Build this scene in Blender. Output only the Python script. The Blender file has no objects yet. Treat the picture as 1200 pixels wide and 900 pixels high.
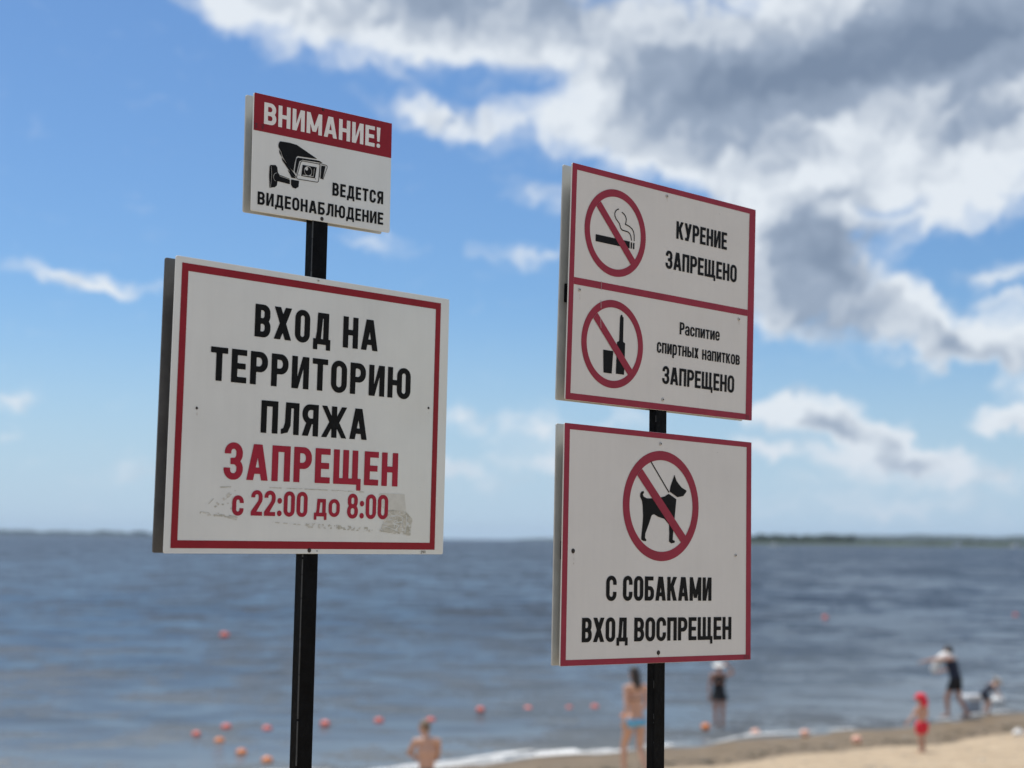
import bpy, bmesh, math, random
import numpy as np
from mathutils import Vector, Matrix
R = math.radians
scene = bpy.context.scene
COL = scene.collection
random.seed(7)

# ------------------------------------------------------------------ camera
CAMZ = 4.2
F_PX = 1800.0
PITCH = math.atan(182 / F_PX)
ROLL = 0.011
cam_d = bpy.data.cameras.new('camera')
cam = bpy.data.objects.new('camera', cam_d)
COL.objects.link(cam)
scene.camera = cam
cam_d.sensor_width = 36
cam_d.lens = 36 * F_PX / 1200
cam_d.clip_start = 0.05
cam_d.clip_end = 60000
fw = Vector((0, math.cos(PITCH), math.sin(PITCH)))
r0 = Vector((1, 0, 0))
u0 = r0.cross(fw)
rt = math.cos(ROLL) * r0 + math.sin(ROLL) * u0
up = -math.sin(ROLL) * r0 + math.cos(ROLL) * u0
cam.matrix_world = Matrix(((rt.x, up.x, -fw.x, 0), (rt.y, up.y, -fw.y, 0), (rt.z, up.z, -fw.z, CAMZ), (0, 0, 0, 1)))
cam_d.dof.use_dof = True
cam_d.dof.focus_distance = 3.10
cam_d.dof.aperture_fstop = cam_d.lens / 17.5
scene.render.resolution_x, scene.render.resolution_y = 1024, 768

# ------------------------------------------------------------------ view, sun, sky
scene.view_settings.view_transform = 'Standard'
scene.view_settings.look = 'None'
scene.view_settings.exposure = 0.0
scene.view_settings.gamma = 1.0
SUN_AZ, SUN_EL = R(-40), R(63)
sun_d = bpy.data.lights.new('sun', 'SUN')
sun_d.energy = 4.2
sun_d.angle = R(0.55)
sun_d.color = (1.0, 0.955, 0.89)
sun = bpy.data.objects.new('sun', sun_d)
COL.objects.link(sun)
sd = Vector((math.sin(SUN_AZ) * math.cos(SUN_EL), math.cos(SUN_AZ) * math.cos(SUN_EL), math.sin(SUN_EL)))
sun.rotation_euler = sd.to_track_quat('Z', 'Y').to_euler()
sun.location = (0, 0, 60)

world = bpy.data.worlds.new('World')
scene.world = world
world.use_nodes = True


class NT:
    def __init__(s, nt):
        s.nt = nt

    def n(s, t, **kw):
        x = s.nt.nodes.new(t)
        for k, v in kw.items():
            setattr(x, k, v)
        return x

    def l(s, a, b):
        s.nt.links.new(a, b)

    def put(s, sock, v):
        if isinstance(v, bpy.types.NodeSocket):
            s.l(v, sock)
        else:
            sock.default_value = v

    def m(s, op, a, b=0.0, c=0.0, clamp=False):
        x = s.n('ShaderNodeMath', operation=op, use_clamp=clamp)
        s.put(x.inputs[0], a)
        s.put(x.inputs[1], b)
        s.put(x.inputs[2], c)
        return x.outputs[0]

    def vm(s, op, a, b=(0, 0, 0), c=None):
        x = s.n('ShaderNodeVectorMath', operation=op)
        s.put(x.inputs[0], a)
        s.put(x.inputs[1], b)
        if c is not None:
            s.put(x.inputs[2], c)
        return x

    def noise(s, vec, scale, detail=4, rough=0.55, out='Fac', dist=0.0, dim='3D'):
        x = s.n('ShaderNodeTexNoise', noise_dimensions=dim)
        if vec is not None:
            s.l(vec, x.inputs['Vector'])
        x.inputs['Scale'].default_value = scale
        x.inputs['Detail'].default_value = detail
        x.inputs['Roughness'].default_value = rough
        x.inputs['Distortion'].default_value = dist
        return x.outputs[out]

    def mr(s, v, a, b, c=0.0, d=1.0, smooth=False):
        x = s.n('ShaderNodeMapRange')
        if smooth:
            x.interpolation_type = 'SMOOTHSTEP'
        s.put(x.inputs[0], v)
        x.inputs[1].default_value = a
        x.inputs[2].default_value = b
        s.put(x.inputs[3], c)
        s.put(x.inputs[4], d)
        return x.outputs[0]

    def mix(s, f, a, b, blend='MIX'):
        x = s.n('ShaderNodeMix', data_type='RGBA', blend_type=blend)
        s.put(x.inputs[0], f)
        s.put(x.inputs[6], a)
        s.put(x.inputs[7], b)
        return x.outputs[2]

    def comb(s, a, b, c=0.0):
        x = s.n('ShaderNodeCombineXYZ')
        s.put(x.inputs[0], a)
        s.put(x.inputs[1], b)
        s.put(x.inputs[2], c)
        return x.outputs[0]


def build_world():
    nt = world.node_tree
    nt.nodes.clear()
    g = NT(nt)
    out = g.n('ShaderNodeOutputWorld')
    bg = g.n('ShaderNodeBackground')
    bg.inputs['Strength'].default_value = 0.1
    g.l(bg.outputs[0], out.inputs[0])
    sky = g.n('ShaderNodeTexSky', sky_type='NISHITA')
    sky.sun_disc = False
    sky.sun_elevation = SUN_EL
    sky.sun_rotation = SUN_AZ
    sky.altitude = 60
    sky.air_density = 1.0
    sky.dust_density = 0.5
    sky.ozone_density = 2.2
    tc = g.n('ShaderNodeTexCoord')
    d = tc.outputs['Generated']
    sp = g.n('ShaderNodeSeparateXYZ')
    g.l(d, sp.inputs[0])
    az = g.m('MULTIPLY', g.m('ARCTAN2', sp.outputs[0], sp.outputs[1]), 57.2958)
    el = g.m('MULTIPLY', g.m('ARCSINE', sp.outputs[2]), 57.2958)
    P = g.comb(az, el)
    # domain warp in degrees, on the direction itself
    w1 = g.vm('SUBTRACT', g.noise(P, 0.28, 4, 0.6, 'Color', dim='2D'), (0.5, 0.5, 0.5)).outputs[0]
    w2 = g.vm('SUBTRACT', g.noise(P, 1.1, 3, 0.6, 'Color', dim='2D'), (0.5, 0.5, 0.5)).outputs[0]
    Q = g.vm('MULTIPLY_ADD', w1, (3.0, 2.0, 0), P).outputs[0]
    Q = g.vm('MULTIPLY_ADD', w2, (0.75, 0.6, 0), Q).outputs[0]

    def field(blobs):
        acc = None
        for (cx, cy, rx, ry, rot, w) in blobs:
            gr = g.n('ShaderNodeTexGradient', gradient_type='SPHERICAL')
            g.l(Q, gr.inputs['Vector'])
            tm = gr.texture_mapping
            tm.vector_type = 'TEXTURE'
            tm.translation = (cx, cy, 0)
            tm.rotation = (0, 0, R(rot))
            tm.scale = (rx * 1.4, ry * 1.4, 1)
            acc = g.m('MULTIPLY_ADD', gr.outputs['Fac'], w * 1.08, acc if acc is not None else 0.0)
        return acc

    D = field(CLOUDS)
    G = field(GREYS + [b[:5] + (-b[5],) for b in RIMS])
    thick = g.mr(D, 0.7, 2.2, 0.0, 0.8)
    G = g.m('ADD', G, thick)
    def billow(v):
        """rounded, cauliflower-like heads at three sizes"""
        acc = None
        for sc_, w_ in ((0.36, 0.50), (0.9, 0.24), (2.0, 0.07)):
            vo = g.n('ShaderNodeTexVoronoi', feature='SMOOTH_F1', voronoi_dimensions='2D')
            g.l(v, vo.inputs['Vector'])
            vo.inputs['Scale'].default_value = sc_
            vo.inputs['Smoothness'].default_value = 0.6
            t_ = g.m('MULTIPLY', g.m('SUBTRACT', 0.48, vo.outputs['Distance']), w_ * 1.5)
            acc = t_ if acc is None else g.m('ADD', acc, t_)
        return g.m('ADD', acc, g.m('MULTIPLY', g.m('SUBTRACT', g.noise(v, 0.5, 5, 0.58, dim='2D'), 0.5), 0.75))
    f1 = billow(Q)
    f2 = billow(g.vm('ADD', Q, (-0.30, 0.55, 0)).outputs[0])
    # cover outside the photographed window: broken fair-weather cloud all round the sky
    gen = g.noise(g.vm('MULTIPLY', d, (1, 1, 2.2)).outputs[0], 2.3, 6, 0.58)
    gen = g.mr(gen, 0.41, 0.60, 0.0, 1.0, True)
    ax = g.mr(g.m('ABSOLUTE', az), 18.5, 25, 0.0, 1.0, True)
    ay = g.mr(el, 21.0, 28, 0.0, 1.0, True)
    outside = g.m('MAXIMUM', ax, ay)
    gen = g.m('MULTIPLY', gen, g.mr(el, 1.0, 9.0, 0.0, 1.0, True))
    D = g.m('ADD', D, g.m('MULTIPLY', f1, g.mr(D, 0.25, 0.95, 0.12, 1.2)))
    D = g.m('ADD', D, g.m('MULTIPLY', g.m('SUBTRACT', g.noise(g.vm('MULTIPLY', Q, (0.55, 1.3, 0)).outputs[0], 1.1, 5, 0.6, dim='2D'), 0.5), 0.7))
    cov = g.mr(D, 0.06, 0.84, 0.0, 1.0, True)
    mixf = g.n('ShaderNodeMix', data_type='FLOAT')
    g.l(outside, mixf.inputs[0]); g.l(cov, mixf.inputs[2]); g.l(gen, mixf.inputs[3])
    cov = mixf.outputs[0]
    G = g.m('ADD', G, g.m('MULTIPLY', g.m('SUBTRACT', g.noise(Q, 0.30, 3, 0.5, dim='2D'), 0.5), 0.8))
    rel = g.m('MULTIPLY', g.m('SUBTRACT', f2, f1), 0.95)
    G = g.m('ADD', G, rel)
    G = g.mr(G, 0.0, 1.75, 0.0, 1.0, False)
    ccol = g.mix(g.mr(G, 0.0, 0.5), (8.1, 8.6, 9.1, 1), (3.4, 4.1, 5.2, 1))
    ccol = g.mix(g.mr(G, 0.5, 1.0), ccol, (2.0, 2.6, 3.6, 1))
    # haze towards the horizon takes contrast out of the low clouds
    low = g.mr(el, 0.5, 6.5, 0.40, 0.0, True)
    skc = g.mix(1.0, sky.outputs[0], SKY_TINT, 'MULTIPLY')
    ccol = g.mix(low, ccol, (5.3, 6.2, 7.5, 1))
    hz = g.mr(el, -0.5, 9.5, 0.85, 0.0, True)
    skc = g.mix(hz, skc, (4.95, 6.55, 8.3, 1))
    col = g.mix(g.m('MULTIPLY', cov, 0.95), skc, ccol)
    g.l(col, bg.inputs[0])


SKY_TINT = (0.645, 0.87, 1.09, 1)


def pxdir(x, y):
    v = rt * ((x - 600) / F_PX) - up * ((y - 450) / F_PX) + fw
    v.normalize()
    return math.degrees(math.atan2(v.x, v.y)), math.degrees(math.asin(v.z))


DEG = 31.4


def blobs_from(lst):
    o = []
    for (x, y, rx, ry, rot, w) in lst:
        a, e = pxdir(x, y)
        o.append((a, e, rx / DEG, ry / DEG, rot, w))
    return o


# cloud masses: where each stands in the sky (as bearings), its half-axes, tilt and density
CLOUDS = blobs_from([
    (430, -15, 215, 78, -8, 1.15), (600, 5, 170, 62, -6, 1.0), (330, 15, 100, 45, -30, 0.65), (245, -15, 55, 40, -40, 0.5), (520, 40, 90, 30, 0, 0.35), (600, 62, 45, 22, 0, 0.3),
    (640, 145, 75, 38, 10, 0.42), (740, 170, 90, 42, -5, 0.52), (700, 95, 70, 40, 20, 0.40), (590, 130, 40, 26, 0, 0.32), (760, 60, 110, 60, 0, 0.75),
    (830, 110, 130, 70, 0, 0.9), (980, 60, 270, 105, 10, 1.35), (1140, 40, 190, 110, 10, 1.1),
    (880, 185, 120, 42, -5, 0.75), (1010, 190, 160, 45, 10, 0.75), (1140, 150, 140, 52, 18, 0.85),
    (930, 250, 75, 70, 0, 0.85), (965, 325, 88, 68, -15, 1.15), (905, 350, 45, 42, 0, 0.6), (880, 290, 30, 70, 0, 0.3),
    (1110, 238, 150, 34, 8, 0.62), (1060, 268, 80, 20, 5, 0.3), (1195, 215, 50, 30, 10, 0.3),
    (1095, 385, 62, 40, -28, 0.98), (1075, 358, 36, 22, -20, 0.3), (1190, 400, 46, 44, 20, 0.98), (1135, 412, 40, 20, 0, 0.5), (1180, 316, 60, 14, 5, 0.55), (1190, 345, 40, 12, 0, 0.3),
    (505, 130, 78, 20, -8, 0.66), (540, 148, 40, 14, -15, 0.35), (635, 228, 60, 20, -5, 0.46), (610, 292, 62, 13, 3, 0.42), (435, 290, 62, 18, -5, 0.38), (840, 205, 26, 22, 0, 0.4),
    (100, 327, 88, 12, -3, 0.66), (8, 470, 36, 13, 0, 0.6), (5, 512, 22, 14, 0, 0.34), (52, 542, 20, 12, 0, 0.38),
    (532, 490, 42, 18, 0, 0.58), (620, 502, 56, 26, 0, 0.46), (640, 535, 46, 16, 5, 0.5), (530, 548, 36, 12, 0, 0.42), (585, 560, 90, 22, 0, 0.30),
    (730, 490, 60, 30, 0, 0.45), (150, 550, 60, 20, 0, 0.30), (690, 545, 50, 20, 0, 0.4),
    (960, 487, 55, 26, 4, 1.4), (1005, 512, 50, 22, -20, 0.8), (1042, 505, 30, 18, 0, 0.8), (1066, 527, 34, 18, -15, 1.05), (985, 540, 105, 18, -5, 0.55), (890, 535, 30, 12, 0, 0.5), (885, 487, 26, 10, 0, 0.4),
    (1112, 548, 50, 20, -5, 0.62), (1182, 500, 46, 14, -3, 1.0), (1195, 468, 36, 20, 0, 0.45), (1195, 552, 40, 16, 5, 0.62), (1010, 585, 200, 28, 0, 0.38),
])
# thicker, shaded cloud bellies
GREYS = blobs_from([
    (560, 5, 170, 42, -4, 0.50), (430, 0, 80, 22, -5, 0.22), (720, 0, 120, 24, 0, 0.25), (820, 125, 120, 50, 0, 0.28),
    (990, 75, 220, 60, 10, 0.85), (1160, 30, 150, 70, 10, 0.6), (1180, 140, 70, 26, 20, 0.55), (880, 80, 110, 46, 0, 0.30),
    (968, 315, 80, 75, -15, 0.95), (955, 372, 90, 26, -3, 0.5), (905, 265, 40, 40, 0, 0.25), (1030, 345, 30, 40, -20, 0.25),
    (1110, 408, 48, 18, -25, 0.72), (1195, 424, 36, 16, 10, 0.45), (985, 506, 52, 10, -12, 0.62), (1060, 540, 34, 9, -5, 0.55),
])
# sunlit rims and puffs
RIMS = blobs_from([
    (275, 30, 60, 26, -30, 0.5), (360, 70, 70, 16, -5, 0.35), (540, 72, 120, 16, 5, 0.35), (1060, 115, 150, 14, 22, 0.45), (905, 205, 60, 22, 0, 0.55), (1000, 195, 70, 14, 12, 0.4),
    (893, 262, 16, 46, 0, 0.6), (995, 255, 26, 16, -20, 0.6), (1085, 352, 36, 12, -32, 0.7), (1185, 380, 26, 16, 20, 0.6), (975, 474, 44, 10, 8, 0.6), (925, 486, 20, 14, 0, 0.4),
])
build_world()


# ------------------------------------------------------------------ helpers
def obj(name, me, mat=None, parent=None, **props):
    o = bpy.data.objects.new(name, me)
    COL.objects.link(o)
    if mat is not None:
        me.materials.append(mat)
    if parent is not None:
        o.parent = parent
    for k, v in props.items():
        o[k] = v
    return o


def empty(name, loc=(0, 0, 0), rz=0.0, mat=None, **props):
    o = bpy.data.objects.new(name, None)
    COL.objects.link(o)
    o.empty_display_size = 0.1
    if mat is not None:
        o.matrix_world = mat
    else:
        o.location = loc
        o.rotation_euler = (0, 0, rz)
    for k, v in props.items():
        o[k] = v
    return o


def mesh(name, v, f, smooth=False):
    me = bpy.data.meshes.new(name)
    me.from_pydata([tuple(p) for p in v], [], [tuple(q) for q in f])
    if smooth:
        me.shade_smooth()
    me.update()
    return me


def bm_mesh(bm, name, smooth=False):
    me = bpy.data.meshes.new(name)
    bmesh.ops.recalc_face_normals(bm, faces=bm.faces)
    bm.to_mesh(me)
    bm.free()
    if smooth:
        me.shade_smooth()
    return me


def add_box(bm, c, s, bev=0.0, seg=2, mat=None):
    m = Matrix.Translation(c) @ Matrix.Diagonal((s[0], s[1], s[2], 1))
    if mat is not None:
        m = mat @ m
    r = bmesh.ops.create_cube(bm, size=1, matrix=m)
    if bev:
        ed = set()
        for v in r['verts']:
            ed.update(v.link_edges)
        bmesh.ops.bevel(bm, geom=list(ed), offset=bev, segments=seg, profile=0.5, affect='EDGES')


def add_ell(bm, c, rad, rot=None, u=16, v=10):
    m = Matrix.Translation(c)
    if rot is not None:
        m = m @ rot.to_4x4()
    m = m @ Matrix.Diagonal((rad[0], rad[1], rad[2], 1))
    bmesh.ops.create_uvsphere(bm, u_segments=u, v_segments=v, radius=1, matrix=m)


def add_cyl(bm, a, b, ra, rb=None, n=16, caps=True):
    a, b = Vector(a), Vector(b)
    d = b - a
    q = d.to_track_quat('Z', 'Y').to_matrix().to_4x4()
    m = Matrix.Translation((a + b) / 2) @ q
    bmesh.ops.create_cone(bm, cap_ends=caps, segments=n, radius1=ra, radius2=rb if rb is not None else ra, depth=d.length, matrix=m)


def add_cap(bm, a, b, ra, rb, n=14):
    """tapered limb: cone with round ends"""
    a, b = Vector(a), Vector(b)
    if (b - a).length > 1e-4:
        add_cyl(bm, a, b, ra, rb, n)
    add_ell(bm, a, (ra,) * 3, None, n, 8)
    add_ell(bm, b, (rb,) * 3, None, n, 8)


def _hash(ix, iy, seed):
    n = (ix.astype(np.int64) * 374761393 + iy.astype(np.int64) * 668265263 + seed * 974711) & 0x7fffffff
    n = ((n ^ (n >> 13)) * 1274126177) & 0x7fffffff
    n = (n ^ (n >> 16)) & 0x7fffffff
    return n / float(0x7fffffff)


def vnoise(x, y, seed=0):
    x = np.asarray(x, float)
    y = np.asarray(y, float)
    ix, iy = np.floor(x), np.floor(y)
    fx, fy = x - ix, y - iy
    fx = fx * fx * (3 - 2 * fx)
    fy = fy * fy * (3 - 2 * fy)
    a, b = _hash(ix, iy, seed), _hash(ix + 1, iy, seed)
    c, d = _hash(ix, iy + 1, seed), _hash(ix + 1, iy + 1, seed)
    return (a * (1 - fx) + b * fx) * (1 - fy) + (c * (1 - fx) + d * fx) * fy


def fbm(x, y, oct=4, seed=0, gain=0.5):
    s, a, t = 0, 1.0, 0
    for i in range(oct):
        s = s + a * vnoise(np.asarray(x) * 2 ** i + 17.3 * i, np.asarray(y) * 2 ** i + 9.1 * i, seed + i)
        t += a
        a *= gain
    return s / t


# ------------------------------------------------------------------ materials
def pmat(name, col, rough=0.6, spec=0.5, metal=0.0, var=0.0, vscale=20.0, bump=0.0, bscale=60.0, coat=0.0, obj_coord=True):
    m = bpy.data.materials.new(name)
    m.use_nodes = True
    g = NT(m.node_tree)
    b = m.node_tree.nodes['Principled BSDF']
    b.inputs['Roughness'].default_value = rough
    b.inputs['Specular IOR Level'].default_value = spec
    b.inputs['Metallic'].default_value = metal
    b.inputs['Coat Weight'].default_value = coat
    tc = g.n('ShaderNodeTexCoord').outputs['Object']
    c = (*col, 1)
    if var:
        nz = g.noise(tc, vscale, 5, 0.6)
        f = g.mr(nz, 0.3, 0.7, 1 - var, 1 + var)
        cc = g.n('ShaderNodeVectorMath', operation='SCALE')
        cc.inputs[0].default_value = col
        g.l(f, cc.inputs['Scale'])
        g.l(cc.outputs[0], b.inputs['Base Color'])
    else:
        b.inputs['Base Color'].default_value = c
    if bump:
        bp = g.n('ShaderNodeBump')
        bp.inputs['Strength'].default_value = bump
        bp.inputs['Distance'].default_value = 0.01
        g.l(g.noise(tc, bscale, 4, 0.6), bp.inputs['Height'])
        g.l(bp.outputs[0], b.inputs['Normal'])
    return m


def panel_mat(name, col, dirt=0.1, seed=0.0):
    """white vinyl face: faint blotches, fine specks and dust streaks running down"""
    m = bpy.data.materials.new(name)
    m.use_nodes = True
    g = NT(m.node_tree)
    b = m.node_tree.nodes['Principled BSDF']
    b.inputs['Roughness'].default_value = 0.42
    b.inputs['Specular IOR Level'].default_value = 0.35
    tc = g.n('ShaderNodeTexCoord').outputs['Object']
    tc = g.vm('ADD', tc, (seed, seed * 0.7, 0)).outputs[0]
    n1 = g.mr(g.noise(tc, 5, 5, 0.6), 0.3, 0.7, 1 - dirt, 1 + dirt * 0.3)
    st = g.noise(g.vm('MULTIPLY', tc, (60, 3, 1)).outputs[0], 1.0, 4, 0.6)
    n2 = g.mr(st, 0.35, 0.75, 1 - dirt * 0.45, 1.0)
    vo = g.n('ShaderNodeTexVoronoi')
    g.l(tc, vo.inputs['Vector'])
    vo.inputs['Scale'].default_value = 26
    sp = g.mr(vo.outputs['Distance'], 0.025, 0.045, 0.62, 1.0)
    gate = g.mr(g.noise(tc, 9, 2, 0.5), 0.56, 0.6, 0.0, 1.0)
    mx = g.n('ShaderNodeMix', data_type='FLOAT')
    g.l(gate, mx.inputs[0]); mx.inputs[2].default_value = 1.0; g.l(sp, mx.inputs[3])
    k = g.m('MULTIPLY', g.m('MULTIPLY', n1, n2), mx.outputs[0])
    cc = g.n('ShaderNodeVectorMath', operation='SCALE')
    cc.inputs[0].default_value = col
    g.l(k, cc.inputs['Scale'])
    g.l(cc.outputs[0], b.inputs['Base Color'])
    g.l(g.mr(g.noise(tc, 12, 4, 0.6), 0.3, 0.7, 0.34, 0.55), b.inputs['Roughness'])
    bp = g.n('ShaderNodeBump')
    bp.inputs['Strength'].default_value = 0.08
    bp.inputs['Distance'].default_value = 0.004
    g.l(g.noise(tc, 7, 3, 0.5), bp.inputs['Height'])
    g.l(bp.outputs[0], b.inputs['Normal'])
    return m


M = {}
M['face'] = panel_mat('white_vinyl', (0.705, 0.73, 0.715), 0.06)
M['face2'] = panel_mat('white_vinyl_warm', (0.69, 0.68, 0.65), 0.06, 3.1)
M['rear'] = pmat('pvc_rear', (0.50, 0.52, 0.50), 0.5, 0.4, var=0.14, vscale=14)
M['rear_dark'] = pmat('pvc_rear_shaded', (0.12, 0.12, 0.12), 0.6, 0.25, var=0.2, vscale=18)  # shade between the two panels is put into this darker rear colour
M['edge'] = pmat('pvc_edge', (0.62, 0.58, 0.56), 0.5, var=0.15, vscale=60)
M['black'] = pmat('black_print', (0.0055, 0.006, 0.0065), 0.5, 0.12, var=0.3, vscale=25)
M['red'] = pmat('dark_red_print', (0.25, 0.012, 0.022), 0.45, 0.2, var=0.10, vscale=16)
M['crimson'] = pmat('crimson_print', (0.285, 0.028, 0.052), 0.45, 0.2, var=0.10, vscale=16)
M['red_text'] = pmat('red_lettering', (0.33, 0.016, 0.038), 0.45, 0.2, var=0.08, vscale=16)
M['white'] = pmat('white_print', (0.76, 0.755, 0.73), 0.45, 0.4, var=0.05)
M['post'] = pmat('black_post_paint', (0.0035, 0.004, 0.005), 0.42, 0.06, var=0.5, vscale=40, bump=0.2, bscale=90)
M['chip_glint'] = pmat('paint_chip_glint', (0.036, 0.040, 0.043), 0.5, var=0.3, vscale=60)  # paint chips, and the lighter strip painted as the corner's glint
M['screw_black'] = pmat('rusty_screw', (0.02, 0.015, 0.012), 0.6, metal=0.0, var=0.4, vscale=200)
M['screw'] = pmat('zinc_screw', (0.50, 0.49, 0.46), 0.5, metal=0.0, var=0.2, vscale=200)
M['grime'] = pmat('grime', (0.10, 0.095, 0.085), 0.8, var=0.4, vscale=150)


def residue_mat():
    m = bpy.data.materials.new('tape_residue')
    m.use_nodes = True
    g = NT(m.node_tree)
    b = m.node_tree.nodes['Principled BSDF']
    tc = g.n('ShaderNodeTexCoord').outputs['Object']
    n = g.noise(g.vm('MULTIPLY', tc, (30, 60, 1)).outputs[0], 1.6, 6, 0.7, dist=1.2)
    c = g.mix(g.mr(n, 0.35, 0.62, 0, 1), (0.36, 0.355, 0.29, 1), (0.62, 0.62, 0.58, 1))
    g.l(c, b.inputs['Base Color'])
    b.inputs['Roughness'].default_value = 0.7
    return m


M['residue'] = residue_mat()
M['film'] = pmat('old_tape_film', (0.57, 0.575, 0.54), 0.3, 0.4, var=0.08, vscale=60)


# ------------------------------------------------------------------ flat print: outlines from distance fields
def box_(X, Y, x0, y0, x1, y1):
    return np.maximum(np.maximum(x0 - X, X - x1), np.maximum(y0 - Y, Y - y1))


def rr_(X, Y, x0, y0, x1, y1, r):
    r = max(1e-4, min(r, (x1 - x0) / 2 - 1e-5, (y1 - y0) / 2 - 1e-5))
    cx, cy, hx, hy = (x0 + x1) / 2, (y0 + y1) / 2, (x1 - x0) / 2 - r, (y1 - y0) / 2 - r
    qx, qy = np.abs(X - cx) - hx, np.abs(Y - cy) - hy
    return np.hypot(np.maximum(qx, 0), np.maximum(qy, 0)) + np.minimum(np.maximum(qx, qy), 0) - r


def poly_(X, Y, pts):
    d = np.full(np.shape(X), 1e9)
    s = np.ones(np.shape(X))
    n = len(pts)
    for i in range(n):
        ax, ay = pts[i]
        bx, by = pts[i - 1]
        ex, ey = bx - ax, by - ay
        wx, wy = X - ax, Y - ay
        t = np.clip((wx * ex + wy * ey) / (ex * ex + ey * ey + 1e-12), 0, 1)
        d = np.minimum(d, (wx - ex * t) ** 2 + (wy - ey * t) ** 2)
        c1, c2, c3 = Y >= ay, Y < by, ex * wy > ey * wx
        flip = (c1 & c2 & c3) | (~c1 & ~c2 & ~c3)
        s = np.where(flip, -s, s)
    return s * np.sqrt(d)


def line_(X, Y, pts, r):
    d = np.full(np.shape(X), 1e9)
    for (ax, ay), (bx, by) in zip(pts[:-1], pts[1:]):
        ex, ey = bx - ax, by - ay
        t = np.clip(((X - ax) * ex + (Y - ay) * ey) / (ex * ex + ey * ey + 1e-12), 0, 1)
        d = np.minimum(d, np.hypot(X - ax - ex * t, Y - ay - ey * t))
    return d - r


def U(*a):
    r = a[0]
    for b in a[1:]:
        r = np.minimum(r, b)
    return r


def I(*a):
    r = a[0]
    for b in a[1:]:
        r = np.maximum(r, b)
    return r


def march(fn, x0, y0, x1, y1, step, V, Fc):
    """append a filled outline of fn<0 to V, Fc (2-D)"""
    nx, ny = int(math.ceil((x1 - x0) / step)) + 1, int(math.ceil((y1 - y0) / step)) + 1
    xs, ys = x0 + step * np.arange(nx), y0 + step * np.arange(ny)
    X, Y = np.meshgrid(xs, ys)
    D = fn(X, Y)
    D = np.where(np.abs(D) < 1e-9, 1e-9, D)
    ins = D < 0
    c = ins[:-1, :-1].astype(int) + ins[:-1, 1:] + ins[1:, :-1] + ins[1:, 1:]
    for j in range(ny - 1):
        row = c[j]
        full = row == 4
        i = 0
        idx = np.flatnonzero(full)
        if len(idx):
            runs = np.split(idx, np.where(np.diff(idx) != 1)[0] + 1)
            for rn in runs:
                a, b = xs[rn[0]], xs[rn[-1] + 1]
                k = len(V)
                V += [(a, ys[j]), (b, ys[j]), (b, ys[j + 1]), (a, ys[j + 1])]
                Fc.append((k, k + 1, k + 2, k + 3))
        for i in np.flatnonzero((row > 0) & (row < 4)):
            cs = [(xs[i], ys[j], D[j, i]), (xs[i + 1], ys[j], D[j, i + 1]), (xs[i + 1], ys[j + 1], D[j + 1, i + 1]), (xs[i], ys[j + 1], D[j + 1, i])]
            p = []
            for q in range(4):
                a, b = cs[q], cs[(q + 1) % 4]
                if a[2] < 0:
                    p.append((a[0], a[1]))
                if (a[2] < 0) != (b[2] < 0):
                    t = a[2] / (a[2] - b[2])
                    p.append((a[0] + (b[0] - a[0]) * t, a[1] + (b[1] - a[1]) * t))
            if len(p) >= 3:
                k = len(V)
                V += p
                Fc.append(tuple(range(k, k + len(p))))


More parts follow.
